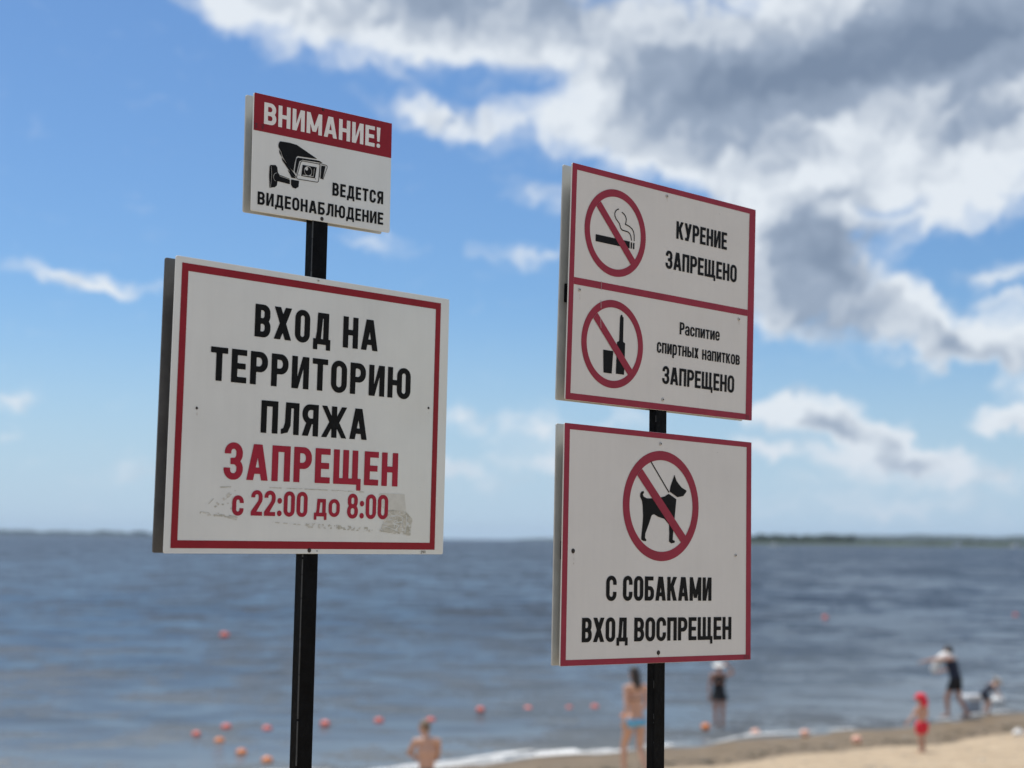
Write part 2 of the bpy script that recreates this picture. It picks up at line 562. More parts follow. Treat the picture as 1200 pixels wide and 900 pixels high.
def glyph(ch, w, s, t):
    """returns (function(X,Y), advance width, ymin, ymax); unit = cap height; w width, s stem, t crossbar"""
    r = w / 2

    def ring(x0, y0, x1, y1, ss=s, tt=t):
        return lambda X, Y: I(rr_(X, Y, x0, y0, x1, y1, (x1 - x0) / 2 * 0.96), -rr_(X, Y, x0 + ss, y0 + tt, x1 - ss, y1 - tt, (x1 - x0) / 2 - ss * 0.8))

    def bowl(X, Y, x0, y0, x1, y1):  # open to the left, round on the right
        rad = min((y1 - y0) / 2, (x1 - x0) * 0.55)
        o = I(rr_(X, Y, x0 - 2, y0, x1, y1, rad), x0 - X)
        n = rr_(X, Y, x0 - 2.5, y0 + t, x1 - s, y1 - t, max(rad - s * 0.8, 0.03))
        return I(o, -n)

    def diag(X, Y, xa, ya, xb, yb, k):
        return poly_(X, Y, [(xa - k / 2, ya), (xa + k / 2, ya), (xb + k / 2, yb), (xb - k / 2, yb)])
    B = lambda x0, y0, x1, y1: (lambda X, Y: box_(X, Y, x0, y0, x1, y1))
    if ch == 'О' or ch == '0':
        return ring(0, -0.01, w, 1.01), w, 0, 1
    if ch == 'С':
        return (lambda X, Y: I(ring(0, -0.01, w, 1.01)(X, Y), -box_(X, Y, w / 2, 0.36, w + 1, 0.645))), w, 0, 1
    if ch == 'Н':
        return (lambda X, Y: U(box_(X, Y, 0, 0, s, 1), box_(X, Y, w - s, 0, w, 1), box_(X, Y, s / 2, 0.5 - t / 2, w - s / 2, 0.5 + t / 2))), w, 0, 1
    if ch == 'В':
        return (lambda X, Y: U(box_(X, Y, 0, 0, s, 1), bowl(X, Y, s / 2, 0.5 - t * 0.52, w * 0.97, 1), bowl(X, Y, s / 2, 0, w, 0.5 + t * 0.48))), w, 0, 1
    if ch == 'Р':
        return (lambda X, Y: U(box_(X, Y, 0, 0, s, 1), bowl(X, Y, s / 2, 0.38, w, 1))), w, 0, 1
    if ch == 'Я':
        def f(X, Y):
            X2 = w - X
            return U(box_(X2, Y, 0, 0, s, 1), bowl(X2, Y, s / 2, 0.38, w, 1), diag(X2, Y, w - s * 0.55, 0, w * 0.55, 0.45, s * 1.1))
        return f, w, 0, 1
    if ch == 'Б':
        return (lambda X, Y: U(box_(X, Y, 0, 0, s, 1), box_(X, Y, s / 2, 1 - t, w * 0.93, 1), bowl(X, Y, s / 2, 0, w, 0.6))), w, 0, 1
    if ch == 'Е':
        return (lambda X, Y: U(box_(X, Y, 0, 0, s, 1), box_(X, Y, s / 2, 1 - t, w, 1), box_(X, Y, s / 2, 0.5 - t / 2, w * 0.93, 0.5 + t / 2), box_(X, Y, s / 2, 0, w, t))), w, 0, 1
    if ch == 'П':
        return (lambda X, Y: U(box_(X, Y, 0, 0, s, 1), box_(X, Y, w - s, 0, w, 1), box_(X, Y, s / 2, 1 - t, w - s / 2, 1))), w, 0, 1
    if ch == 'Т':
        return (lambda X, Y: U(box_(X, Y, w / 2 - s / 2, 0, w / 2 + s / 2, 1), box_(X, Y, 0, 1 - t, w, 1))), w, 0, 1
    if ch == 'И':
        return (lambda X, Y: U(box_(X, Y, 0, 0, s, 1), box_(X, Y, w - s, 0, w, 1), poly_(X, Y, [(s * 0.5, 0), (s * 1.15, 0), (w - s * 0.5, 1), (w - s * 1.15, 1)]))), w, 0, 1
    if ch == 'М':
        k = s * 0.95
        return (lambda X, Y: U(box_(X, Y, 0, 0, s, 1), box_(X, Y, w - s, 0, w, 1), I(U(diag(X, Y, w / 2, 0.12, s * 0.5, 1, k), diag(X, Y, w / 2, 0.12, w - s * 0.5, 1, k)), -Y))), w, 0, 1
    if ch == 'А':
        k = s * 1.05
        return (lambda X, Y: U(diag(X, Y, k / 2, 0, w / 2 - k * 0.15, 1, k), diag(X, Y, w - k / 2, 0, w / 2 + k * 0.15, 1, k), box_(X, Y, w * 0.2, 0.18, w * 0.8, 0.18 + t))), w, 0, 1
    if ch == 'Х':
        k = s * 1.12
        return (lambda X, Y: U(diag(X, Y, k / 2, 0, w - k / 2, 1, k), diag(X, Y, w - k / 2, 0, k / 2, 1, k))), w, 0, 1
    if ch == 'К':
        k = s * 1.12
        return (lambda X, Y: U(box_(X, Y, 0, 0, s, 1), diag(X, Y, s * 0.9, 0.42, w - k / 2, 1, k), diag(X, Y, w - k / 2, 0, s * 1.35, 0.60, k))), w, 0, 1
    if ch == 'Ж':
        k = s * 0.98
        return (lambda X, Y: U(box_(X, Y, w / 2 - s / 2, 0, w / 2 + s / 2, 1), diag(X, Y, k / 2, 0, w / 2 - s * 0.2, 0.58, k), diag(X, Y, k / 2, 1, w / 2 - s * 0.2, 0.40, k),
                               diag(X, Y, w - k / 2, 0, w / 2 + s * 0.2, 0.58, k), diag(X, Y, w - k / 2, 1, w / 2 + s * 0.2, 0.40, k))), w, 0, 1
    if ch == 'У':
        k = s * 1.08
        return (lambda X, Y: U(diag(X, Y, w * 0.56, 0.24, k / 2, 1, k), I(diag(X, Y, w * 0.40, -0.02, w - k / 2, 1, k), -Y), box_(X, Y, w * 0.10, 0, w * 0.42, t))), w, 0, 1
    if ch == 'З':
        def f(X, Y):
            a = I(ring(0, -0.01, w, 0.5 + t * 0.5, s, t)(X, Y), -box_(X, Y, -1, 0.315, w * 0.45, 0.7))
            b = I(ring(w * 0.03, 0.5 - t * 0.5, w * 0.97, 1.01, s, t)(X, Y), -box_(X, Y, -1, 0.3, w * 0.45, 0.7))
            return U(a, b, box_(X, Y, w * 0.34, 0.5 - t / 2, w * 0.62, 0.5 + t / 2))
        return f, w, 0, 1
    if ch == 'Л':
        return (lambda X, Y: U(box_(X, Y, w - s, 0, w, 1), box_(X, Y, w * 0.24, 1 - t, w - s / 2, 1), poly_(X, Y, [(w * 0.24, 1), (w * 0.24 + s, 1), (w * 0.22 + s, 0.28), (w * 0.16 + s * 0.7, 0.06), (0.0, 0.0), (0.0, t * 0.9), (w * 0.13, t * 1.1), (w * 0.21, 0.36)]))), w, 0, 1
    if ch == 'Д':
        dz = -0.17
        return (lambda X, Y: U(box_(X, Y, w - s * 1.35, 0, w - s * 0.35, 1), box_(X, Y, w * 0.24, 1 - t, w - s * 0.5, 1), poly_(X, Y, [(w * 0.24, 1), (w * 0.24 + s, 1), (w * 0.12 + s, t * 0.5), (w * 0.12, t * 0.5), (w * 0.20, 0.4)]),
                               box_(X, Y, 0, 0, w, t), box_(X, Y, 0, dz, s * 0.8, t), box_(X, Y, w - s * 0.8, dz, w, t))), w, -0.18, 1
    if ch == 'Щ':
        q = w - s * 0.55
        return (lambda X, Y: U(box_(X, Y, 0, 0, s, 1), box_(X, Y, q / 2 - s / 2, 0, q / 2 + s / 2, 1), box_(X, Y, q - s, 0, q, 1), box_(X, Y, 0, 0, w, t), box_(X, Y, w - s * 0.75, -0.17, w, t))), w, -0.18, 1
    if ch == 'Ю':
        x0 = w * 0.40
        return (lambda X, Y: U(box_(X, Y, 0, 0, s, 1), box_(X, Y, s / 2, 0.5 - t / 2, x0 + s / 2, 0.5 + t / 2), ring(x0, -0.01, w, 1.01)(X, Y))), w, 0, 1
    if ch == '!':
        return (lambda X, Y: U(poly_(X, Y, [(0, 1), (s * 1.1, 1), (s * 0.9, 0.3), (s * 0.2, 0.3)]), rr_(X, Y, s * 0.02, 0, s * 1.08, 0.2, s * 0.5))), s * 1.1, 0, 1
    if ch == ':':
        q = 0.115
        return (lambda X, Y: U(rr_(X, Y, 0, 0.0, 2 * q, 2 * q, q), rr_(X, Y, 0, 0.5, 2 * q, 0.5 + 2 * q, q))), 2 * q, 0, 1
    if ch == '2':
        def f(X, Y):
            top = I(ring(0, 0.36, w, 1.01)(X, Y), -box_(X, Y, -1, 0, w * 0.5, 0.72), -box_(X, Y, -1, 0, w + 1, 0.62))
            return U(top, poly_(X, Y, [(w - s, 0.66), (w, 0.66), (w * 0.96, 0.56), (s * 1.15, t * 0.5), (0, 0), (0, t), (w - s * 1.15, 0.58)]), box_(X, Y, 0, 0, w, t))
        return f, w, 0, 1
    if ch == '8':
        return (lambda X, Y: U(ring(0, -0.01, w, 0.5 + t * 0.5)(X, Y), ring(w * 0.04, 0.5 - t * 0.5, w * 0.96, 1.01)(X, Y))), w, 0, 1
    # lower case; x-height XH
    XH = 0.76
    if ch in 'со':
        def f(X, Y):
            o = ring(0, -0.01, w, XH + 0.01)(X, Y)
            return o if ch == 'о' else I(o, -box_(X, Y, w / 2, 0.28, w + 1, 0.48))
        return f, w, 0, XH
    if ch == 'п':
        return (lambda X, Y: U(box_(X, Y, 0, 0, s, XH), box_(X, Y, w - s, 0, w, XH), box_(X, Y, s / 2, XH - t, w - s / 2, XH))), w, 0, XH
    if ch == 'и':
        return (lambda X, Y: U(box_(X, Y, 0, 0, s, XH), box_(X, Y, w - s, 0, w, XH), poly_(X, Y, [(s * 0.5, 0), (s * 1.15, 0), (w - s * 0.5, XH), (w - s * 1.15, XH)]))), w, 0, XH
    if ch == 'т':
        return (lambda X, Y: U(box_(X, Y, w / 2 - s / 2, 0, w / 2 + s / 2, XH), box_(X, Y, 0, XH - t, w, XH))), w, 0, XH
    if ch == 'н':
        return (lambda X, Y: U(box_(X, Y, 0, 0, s, XH), box_(X, Y, w - s, 0, w, XH), box_(X, Y, s / 2, XH / 2 - t / 2, w - s / 2, XH / 2 + t / 2))), w, 0, XH
    if ch == 'р':
        return (lambda X, Y: U(box_(X, Y, 0, -0.24, s, XH), ring(0, -0.01, w, XH + 0.01)(X, Y))), w, -0.25, XH
    if ch == 'к':
        k = s * 1.05
        return (lambda X, Y: U(box_(X, Y, 0, 0, s, XH), diag(X, Y, s * 0.9, 0.3, w - k / 2, XH, k), diag(X, Y, w - k / 2, 0, s * 1.3, 0.48, k))), w, 0, XH
    if ch == 'х':
        k = s * 1.1
        return (lambda X, Y: U(diag(X, Y, k / 2, 0, w - k / 2, XH, k), diag(X, Y, w - k / 2, 0, k / 2, XH, k))), w, 0, XH
    if ch == 'в':
        return (lambda X, Y: U(box_(X, Y, 0, 0, s, XH), bowl(X, Y, s / 2, XH / 2 - t * 0.5, w * 0.96, XH), bowl(X, Y, s / 2, 0, w, XH / 2 + t * 0.45))), w, 0, XH
    if ch == 'ы':
        q = w - s * 1.35
        return (lambda X, Y: U(box_(X, Y, 0, 0, s, XH), bowl(X, Y, s / 2, 0, q, XH * 0.62), box_(X, Y, w - s, 0, w, XH))), w, 0, XH
    if ch == 'е':
        def f(X, Y):
            o = I(ring(0, -0.01, w, XH + 0.01)(X, Y), -box_(X, Y, w / 2, 0.22, w + 1, 0.30))
            return U(o, box_(X, Y, s / 2, XH / 2 - t * 0.4, w - s * 0.4, XH / 2 + t * 0.35))
        return f, w, 0, XH
    if ch == 'а':
        def f(X, Y):
            top = I(ring(0, 0.1, w, XH + 0.01)(X, Y), -box_(X, Y, -1, 0, w * 0.5, XH * 0.68), -box_(X, Y, -1, -1, w + 1, XH * 0.5))
            return U(top, box_(X, Y, w - s, 0, w, XH * 0.7), ring(0, -0.01, w * 0.98, XH * 0.6, s * 0.9, t * 0.9)(X, Y))
        return f, w, 0, XH
    if ch == 'д':
        return (lambda X, Y: U(box_(X, Y, w - s * 1.3, 0, w - s * 0.3, XH), box_(X, Y, w * 0.24, XH - t, w - s * 0.5, XH), poly_(X, Y, [(w * 0.24, XH), (w * 0.24 + s, XH), (w * 0.12 + s, t * 0.5), (w * 0.12, t * 0.5), (w * 0.20, 0.3)]),
                               box_(X, Y, 0, 0, w, t), box_(X, Y, 0, -0.15, s * 0.75, t), box_(X, Y, w - s * 0.75, -0.15, w, t))), w, -0.16, XH
    raise ValueError(ch)


MULT = {'Ж': 1.6, 'М': 1.32, 'Ю': 1.55, 'Щ': 1.62, 'Д': 1.18, 'Л': 1.08, 'А': 1.14, 'Х': 1.14, 'Т': 0.95, 'Е': 0.86, 'К': 1.06, 'У': 1.08, 'И': 1.03,
        'ы': 1.45, 'т': 0.88, 'х': 0.95, 'д': 1.12, 'е': 0.97, 'с': 0.95, 'а': 0.97, 'к': 1.0, '2': 0.97, '8': 1.0, '0': 0.98}


def word(txt, x0, x1, y0, cap, s, t, gap, step=None):
    """lettering of one word between x0 and x1 (mm), baseline y0, cap height cap"""
    step = step or cap / 72.0
    fixed = {'!': s * 1.1, ':': 0.23}
    tot = (x1 - x0) / cap - gap * (len(txt) - 1) - sum(fixed.get(c, 0) for c in txt)
    w = tot / sum(MULT.get(c, 1.0) for c in txt if c not in fixed)
    V, Fc = [], []
    x = x0
    for c in txt:
        fn, adv, ya, yb = glyph(c, w * MULT.get(c, 1.0), s, t)
        st = step / cap
        gv, gf = [], []
        march(fn, -2 * st, ya - 2 * st - 0.02, adv + 2 * st, yb + 0.03 + st, st, gv, gf)
        k = len(V)
        V += [(x + px * cap, y0 + py * cap) for px, py in gv]
        Fc += [tuple(i + k for i in q) for q in gf]
        x += (adv + gap) * cap
    return V, Fc


def shape(fn, x0, y0, x1, y1, step):
    V, Fc = [], []
    march(fn, x0, y0, x1, y1, step, V, Fc)
    return V, Fc


def flat(name, VF, z, mat, parent, **props):
    V, Fc = VF
    me = mesh(name, [(x / 1000, y / 1000, z / 1000) for x, y in V], Fc)
    return obj(name, me, mat, parent, **props)


def merge(*vfs):
    V, Fc = [], []
    for v, f in vfs:
        k = len(V)
        V += v
        Fc += [tuple(i + k for i in q) for q in f]
    return V, Fc


def rect(x0, y0, x1, y1):
    return [(x0, y0), (x1, y0), (x1, y1), (x0, y1)], [(0, 1, 2, 3)]


def frame_vf(o, i):
    """red frame between outer and inner rectangles (x0,ytop,x1,ybottom)"""
    V = [(o[0], o[1]), (o[2], o[1]), (o[2], o[3]), (o[0], o[3]), (i[0], i[1]), (i[2], i[1]), (i[2], i[3]), (i[0], i[3])]
    return V, [(4, 5, 1, 0), (5, 6, 2, 1), (6, 7, 3, 2), (7, 4, 0, 3)]


# ------------------------------------------------------------------ posts and signs
SIGNS = {
    'A': dict(TL=[-0.51225, 2.9426, 5.06781], X=[0.70354, 0.69604, 0.02357], Y=[0.00364, -0.03751, 0.99929], W=0.3535, H=0.2344, g=0.024),
    'B': dict(TL=[-0.62776, 2.82282, 4.71983], X=[0.70016, 0.69984, -0.00151], Y=[0.01077, -0.00861, 0.9999], W=0.6923, H=0.5524, g=0.034),
    'C': dict(TL=[0.1146, 2.97564, 4.94252], X=[0.73353, 0.66465, -0.01331], Y=[0.02299, -0.00535, 0.99972], W=0.6206, H=0.5111, g=0.025, k=0.92),
    'D': dict(TL=[0.10323, 2.98392, 4.42735], X=[0.74589, 0.6506, -0.01928], Y=[0.01168, 0.01624, 0.9998], W=0.6080, H=0.5090, g=0.022, k=0.92),
}


def sign_matrix(s):
    x = Vector(s['X']).normalized()
    y = Vector(s['Y'])
    y = (y - x * y.dot(x)).normalized()
    z = x.cross(y)
    k = s.get('k', 1.0)  # the right-hand signs are a size smaller
    return Matrix(((x.x, y.x, z.x, s['TL'][0]), (x.y, y.y, z.y, s['TL'][1]), (x.z, y.z, z.z, s['TL'][2]), (0, 0, 0, 1))) @ Matrix.Scale(k, 4)


def rounded_panel(W, H, T, z1, name, rad=0.004):
    """sheet with rounded corners and a tiny edge bevel; front at z1"""
    bm = bmesh.new()
    vs = []
    for cx, cy, a0 in ((W - rad, -rad, 0), (rad, -rad, 90), (rad, -H + rad, 180), (W - rad, -H + rad, 270)):
        for k in range(5):
            a = R(a0 + 22.5 * k)
            vs.append(bm.verts.new((cx + rad * math.cos(a), cy + rad * math.sin(a), z1 - T)))
    f = bm.faces.new(vs)
    r = bmesh.ops.extrude_face_region(bm, geom=[f])
    bmesh.ops.translate(bm, vec=(0, 0, T), verts=[e for e in r['geom'] if isinstance(e, bmesh.types.BMVert)])
    ed = [e for e in bm.edges if all(abs(v.co.z - z1) < 1e-6 for v in e.verts)]
    bmesh.ops.bevel(bm, geom=ed, offset=0.0005, segments=1, affect='EDGES')
    return bm_mesh(bm, name)


def screw(parent, x, y, r=3.0, kind='screw', ring=True):
    bm = bmesh.new()
    add_cyl(bm, (0, 0, 0), (0, 0, 0.0012), r / 1000, r / 1000 * 0.8, 18)
    add_ell(bm, (0, 0, 0.0011), (r / 1000 * 0.75, r / 1000 * 0.75, 0.0009), None, 16, 8)
    o = obj('screw', bm_mesh(bm, 'screw', True), M[kind], parent)
    o.location = (x / 1000, y / 1000, 0.0004)
    if ring:
        b2 = bmesh.new()
        add_cyl(b2, (0, 0, 0), (0, 0, 0.00035), r / 1000 * 0.38, r / 1000 * 0.38, 10)
        h = obj('drive_recess', bm_mesh(b2, 'drive_recess'), M['black'], o)
        h.location = (0, 0, 0.0018)
    return o


def prohibition(parent, cx, cy, Ro, Ri, sw, mat):
    root = empty('prohibition_symbol')
    root.parent = parent
    ringf = lambda X, Y: np.abs(np.hypot(X - cx, Y - cy) - (Ro + Ri) / 2) - (Ro - Ri) / 2
    slash = lambda X, Y: I(line_(X, Y, [(cx - Ro * .707, cy + Ro * .707), (cx + Ro * .707, cy - Ro * .707)], sw / 2), np.hypot(X - cx, Y - cy) - (Ri - 0.3))
    V, Fc = [], []
    n = 96
    for k in range(n):
        a = 2 * math.pi * k / n
        V += [(cx + Ro * math.cos(a), cy + Ro * math.sin(a)), (cx + Ri * math.cos(a), cy + Ri * math.sin(a))]
    for k in range(n):
        j = (k + 1) % n
        Fc.append((2 * k, 2 * j, 2 * j + 1, 2 * k + 1))
    flat('ring', (V, Fc), 0.7, mat, root)
    flat('slash', shape(slash, cx - Ro, cy - Ro, cx + Ro, cy + Ro, 1.2), 1.1, mat, root)
    return root


def base_sign(key, name, label, face, rearm, arms, rear_W=None):
    s = SIGNS[key]
    mw = sign_matrix(s)
    root = empty(name, mat=mw, label=label, category='sign')
    W, H, g_ = s['W'], s['H'], s['g']
    T = 0.003
    obj('panel', rounded_panel(W, H, T, 0, 'panel'), M[face], root)
    rp = obj('rear_panel', rounded_panel(rear_W or W, H, T, -T - g_, 'rear_panel'), M[rearm], root)
    for (y, x0, x1) in arms:
        bm = bmesh.new()
        add_box(bm, ((x0 + x1) / 2, y, -T - g_ / 2), (x1 - x0, 0.040, g_ - 0.0006), 0.002)
        obj('cross_arm', bm_mesh(bm, 'cross_arm'), M['post'], root)
    return root, mw


A, mwA = base_sign('A', 'video_surveillance_sign', 'small warning sign with a red header and camera pictogram, on top of the left post', 'face', 'rear',
                   [(-0.045, 0.03, 0.32), (-0.19, 0.03, 0.32)])
B, mwB = base_sign('B', 'beach_closing_hours_sign', 'large white sign with thin red frame and night entry ban below the camera sign', 'face', 'rear_dark',
                   [(-0.06, 0.04, 0.65), (-0.49, 0.04, 0.65)])
Cs, mwC = base_sign('C', 'no_smoking_and_drinking_sign', 'upper right sign split by a crimson bar, crossed out cigarette above crossed out bottle', 'face2', 'rear',
                    [(-0.279, 0.0125, 0.6)])
Ds, mwD = base_sign('D', 'no_dogs_sign', 'lower right sign with crimson frame and a crossed out black dog on a leash', 'face2', 'rear',
                    [(-0.268, 0.0165, 0.59)])

# --- sign A
hd = flat('header_band', rect(0.4, -74.8, 353.1, -0.4), 0.4, M['red'], A)
flat('lettering', word('ВНИМАНИЕ!', 24.3, 321.6, -58.6, 43.2, 0.215, 0.18, 0.115), 0.8, M['white'], A)
flat('lettering', word('ВЕДЕТСЯ', 198.0, 333.0, -176.6, 26.8, 0.215, 0.18, 0.13), 0.8, M['black'], A)
flat('lettering', word('ВИДЕОНАБЛЮДЕНИЕ', 13.9, 334.2, -220.2, 25.6, 0.215, 0.18, 0.13), 0.8, M['black'], A)
camr = empty('camera_pictogram')
camr.parent = A
# stored outlines (mm on the sign face)
hood = [(65.2, -86.9), (88.5, -86.1), (105.9, -87.5), (157.8, -108.0), (108.3, -109.9), (104.9, -112.9), (101.7, -124.3), (98.8, -142.7), (84.6, -132.0), (71.2, -116.9), (68.4, -109.5), (60.9, -99.3), (60.5, -95.1), (61.9, -89.9)]
strip = [(62.2, -103.4), (67.6, -109.7), (70.1, -118.6), (101.5, -146.6), (104.2, -149.8), (107.0, -153.7), (100.8, -151.8), (90.2, -144.8), (70.6, -124.9), (68.7, -118.1), (63.0, -110.4)]
low = [(83.1, -140.1), (104.4, -154.1), (106.5, -156.0), (94.0, -155.7), (89.9, -149.1)]
band = [(108.4, -112.4), (156.1, -110.5), (163.3, -110.8), (173.3, -114.3), (120.8, -115.8), (113.2, -119.8), (106.0, -147.5), (101.4, -143.0), (102.8, -131.3), (105.3, -115.7)]
face_o = [(119.9, -117.7), (163.5, -117.4), (165.0, -120.0), (161.8, -152.7), (159.1, -155.3), (109.6, -156.2), (106.4, -153.8), (116.0, -121.3)]
win = [(121.1, -125.5), (156.5, -125.0), (152.7, -148.2), (118.2, -148.4)]
flap = [(168.0, -119.6), (178.8, -119.3), (172.4, -146.7), (166.4, -146.9)]
plate = [(42.0, -138.0), (54.7, -136.0), (59.0, -139.6), (61.4, -150.7), (65.5, -154.3), (90.6, -158.4), (90.9, -169.8), (60.7, -167.9), (59.3, -176.7), (54.3, -181.0), (41.6, -183.8), (39.7, -158.3), (40.4, -141.1)]
arme = [(93.2, -159.4), (113.2, -159.3), (112.2, -171.7), (105.0, -176.3), (98.0, -175.2), (93.5, -170.1)]
flat('hood', shape(lambda X, Y: U(poly_(X, Y, hood), poly_(X, Y, strip) + 0.3, poly_(X, Y, low) + 0.2, poly_(X, Y, band) + 0.2), 55, -160, 180, -82, 0.7), 0.8, M['black'], camr)
flat('housing', shape(lambda X, Y: U(np.abs(poly_(X, Y, face_o)) - 0.65,
                                     I(poly_(X, Y, win), -(np.abs(np.hypot(X - 135.1, Y + 136.4) - 9.2) - 0.75), -(np.hypot(X - 131.5, Y + 132.0) - 3.6),
                                       -line_(X, Y, [(150.5, -129.0), (148.6, -145.3), (122, -146.2)], 0.75)),
                                     poly_(X, Y, flap), line_(X, Y, [(163.4, -115.9), (181.5, -117.4), (183.7, -120.0), (172.9, -147.8)], 0.6),
                                     np.hypot(X - 112.6, Y + 147.6) - 1.0, np.hypot(X - 154.0, Y + 149.3) - 1.0,
                                     line_(X, Y, [(164.5, -121), (163.5, -144)], 0.9)), 100, -160, 188, -112, 0.6), 0.9, M['black'], camr)
flat('bracket', shape(lambda X, Y: U(I(poly_(X, Y, plate) + 0.2, -line_(X, Y, [(44.6, -140.5), (46.3, -157.3), (44.1, -181.7)], 0.55), -line_(X, Y, [(57.7, -151.2), (52.3, -154.6), (50.3, -160.2), (51.6, -165.0), (54.8, -168.1)], 0.6),
                                       -line_(X, Y, [(65.0, -156.4), (92.3, -160.3)], 0.55)), poly_(X, Y, arme)), 36, -187, 117, -133, 0.6), 0.8, M['black'], camr)
screw(A, 169.4, -3.9, 3.0, 'screw_black', False)
screw(A, 173.0, -228.3, 4.2, 'screw_black', False)


def scribble(parent, x, y, h, txt, mat):
    """small marker-pen digits"""
    st = {'1': [[(0.2, 0.8), (0.5, 1), (0.5, 0)]], '2': [[(0, .8), (.3, 1), (.6, .75), (0, 0), (.6, 0)]], '4': [[(.1, 1), (0, .45), (.6, .45)], [(.55, 1), (.55, 0)]],
          '3': [[(0, .95), (.6, 1), (.25, .6), (.6, .3), (0, 0)]], '7': [[(0, 1), (.65, 1), (.3, 0)], [(.1, .5), (.55, .5)]], '.': [[(.2, 0), (.25, .05)]]}
    fs = []
    for c in txt:
        for ln in st[c]:
            pts = [(x + a * h, y + b * h) for a, b in ln]
            fs.append(pts)
        x += h * 0.85
    f = lambda X, Y: U(*[line_(X, Y, p, h * 0.09) for p in fs])
    xs = [p[0] for q in fs for p in q]
    return flat('pen_mark', shape(f, min(xs) - 2, y - 2, max(xs) + 2, y + h + 2, h / 22), 0.9, mat, parent)


M['pen'] = pmat('dark_pen', (0.07, 0.006, 0.014), 0.5)
scribble(A, 3.0, -70.5, 9.0, '3.7', M['pen'])

# --- sign B
flat('border', frame_vf((13.2, -11.8, 667.2, -542.8), (27.6, -26.2, 652.8, -528.2)), 0.5, M['red'], B)
flat('lettering', word('ВХОД', 182.0, 368.0, -133.6, 64.0, 0.215, 0.175, 0.135), 0.8, M['black'], B)
flat('lettering', word('НА', 400.2, 492.7, -133.6, 64.0, 0.215, 0.175, 0.13), 0.8, M['black'], B)
flat('lettering', word('ТЕРРИТОРИЮ', 84.1, 586.1, -226.8, 64.2, 0.215, 0.175, 0.135), 0.8, M['black'], B)
flat('lettering', word('ПЛЯЖА', 204.6, 470.7, -319.2, 63.2, 0.215, 0.175, 0.125), 0.8, M['black'], B)
flat('lettering', word('ЗАПРЕЩЕН', 122.6, 557.5, -411.8, 69.6, 0.215, 0.175, 0.125), 0.8, M['red_text'], B)
flat('lettering', word('с', 145.4, 171.8, -480.0, 49.5, 0.19, 0.16, 0.12), 0.8, M['red_text'], B)
flat('lettering', word('22:00', 188.7, 324.3, -479.6, 48.5, 0.19, 0.16, 0.09), 0.8, M['red_text'], B)
flat('lettering', word('до', 340.8, 405.9, -478.0, 46.0, 0.19, 0.16, 0.10), 0.8, M['red_text'], B)
flat('lettering', word('8:00', 425.0, 533.6, -480.3, 49.5, 0.19, 0.16, 0.09), 0.8, M['red_text'], B)
for (x, y, r_, k) in ((332.6, -5.6, 2.3, 'screw'), (638.9, -241.2, 2.6, 'screw_black'), (58.0, -281.7, 2.6, 'screw_black'), (332.8, -545.4, 4.6, 'screw_black'), (351.7, -546.6, 1.1, 'screw_black')):
    screw(B, x, y, r_, k, k == 'screw')
scribble(B, 628.0, -550.5, 5.4, '244', M['grime'])
patch = [(507.6, -425.3), (579.1, -425.1), (583.5, -458.7), (600.9, -478.6), (597.3, -513.2), (512.2, -506.2), (522.0, -490.9), (531.6, -467.9), (507.6, -452.5), (499.0, -430.7)]


def patch_f(X, Y):
    d = poly_(X, Y, patch)
    n = fbm(X / 9, Y / 5, 4, 3)
    lowr = np.clip((-450 - Y) / 10, 0, 1)
    return d + 1.5 * (n - 0.5) + np.where(Y > -462, np.where(d > -1.6, 0, 3.0), 0) + (n - 0.42) * 16 * (1 - lowr)


def lowpatch_f(X, Y):
    d = poly_(X, Y, [(533, -462), (583, -462), (600.9, -478.6), (597.3, -513.2), (512.2, -506.2), (520.0, -493)])
    n = fbm(X / 7, Y / 3.2, 4, 3)
    lines = U(line_(X, Y, [(541, -474), (560, -471), (576, -476), (574, -484), (548, -489), (566, -493), (556, -501)], 1.1), line_(X, Y, [(585, -472), (586, -490), (582, -507)], 1.3), line_(X, Y, [(528, -495), (545, -499), (563, -505)], 0.9))
    return I(d + 5.0 * (n - 0.5), (n - 0.68) * 22, -lines)


flat('tape_film', shape(lambda X, Y: I(poly_(X, Y, [(508, -427), (578, -427), (583, -460), (531.6, -464), (512, -452)]), (fbm(X / 12, Y / 9, 3, 8) - 0.74) * 30), 498, -466, 590, -422, 0.8), 0.6, M['film'], B)
flat('tape_residue', shape(lowpatch_f, 505, -517, 606, -458, 0.7), 0.6, M['residue'], B)
flat('tape_residue', shape(lambda X, Y: U(I(line_(X, Y, [(207.3, -424.5), (294.6, -424.7), (415.4, -425.4), (470, -426)], 0.8), (fbm(X / 14, Y / 3, 3, 5) - 0.6) * 10),
                                          I(line_(X, Y, [(242.0, -491.7), (330.8, -496.3)], 1.0), (fbm(X / 9, Y / 3, 3, 6) - 0.5) * 10),
                                          I(line_(X, Y, [(325, -496.3), (388.7, -498.1), (488.9, -502.5)], 4.5), (fbm(X / 5, Y / 4, 4, 7) - 0.47) * 12)), 200, -512, 500, -418, 0.75), 0.6, M['residue'], B)
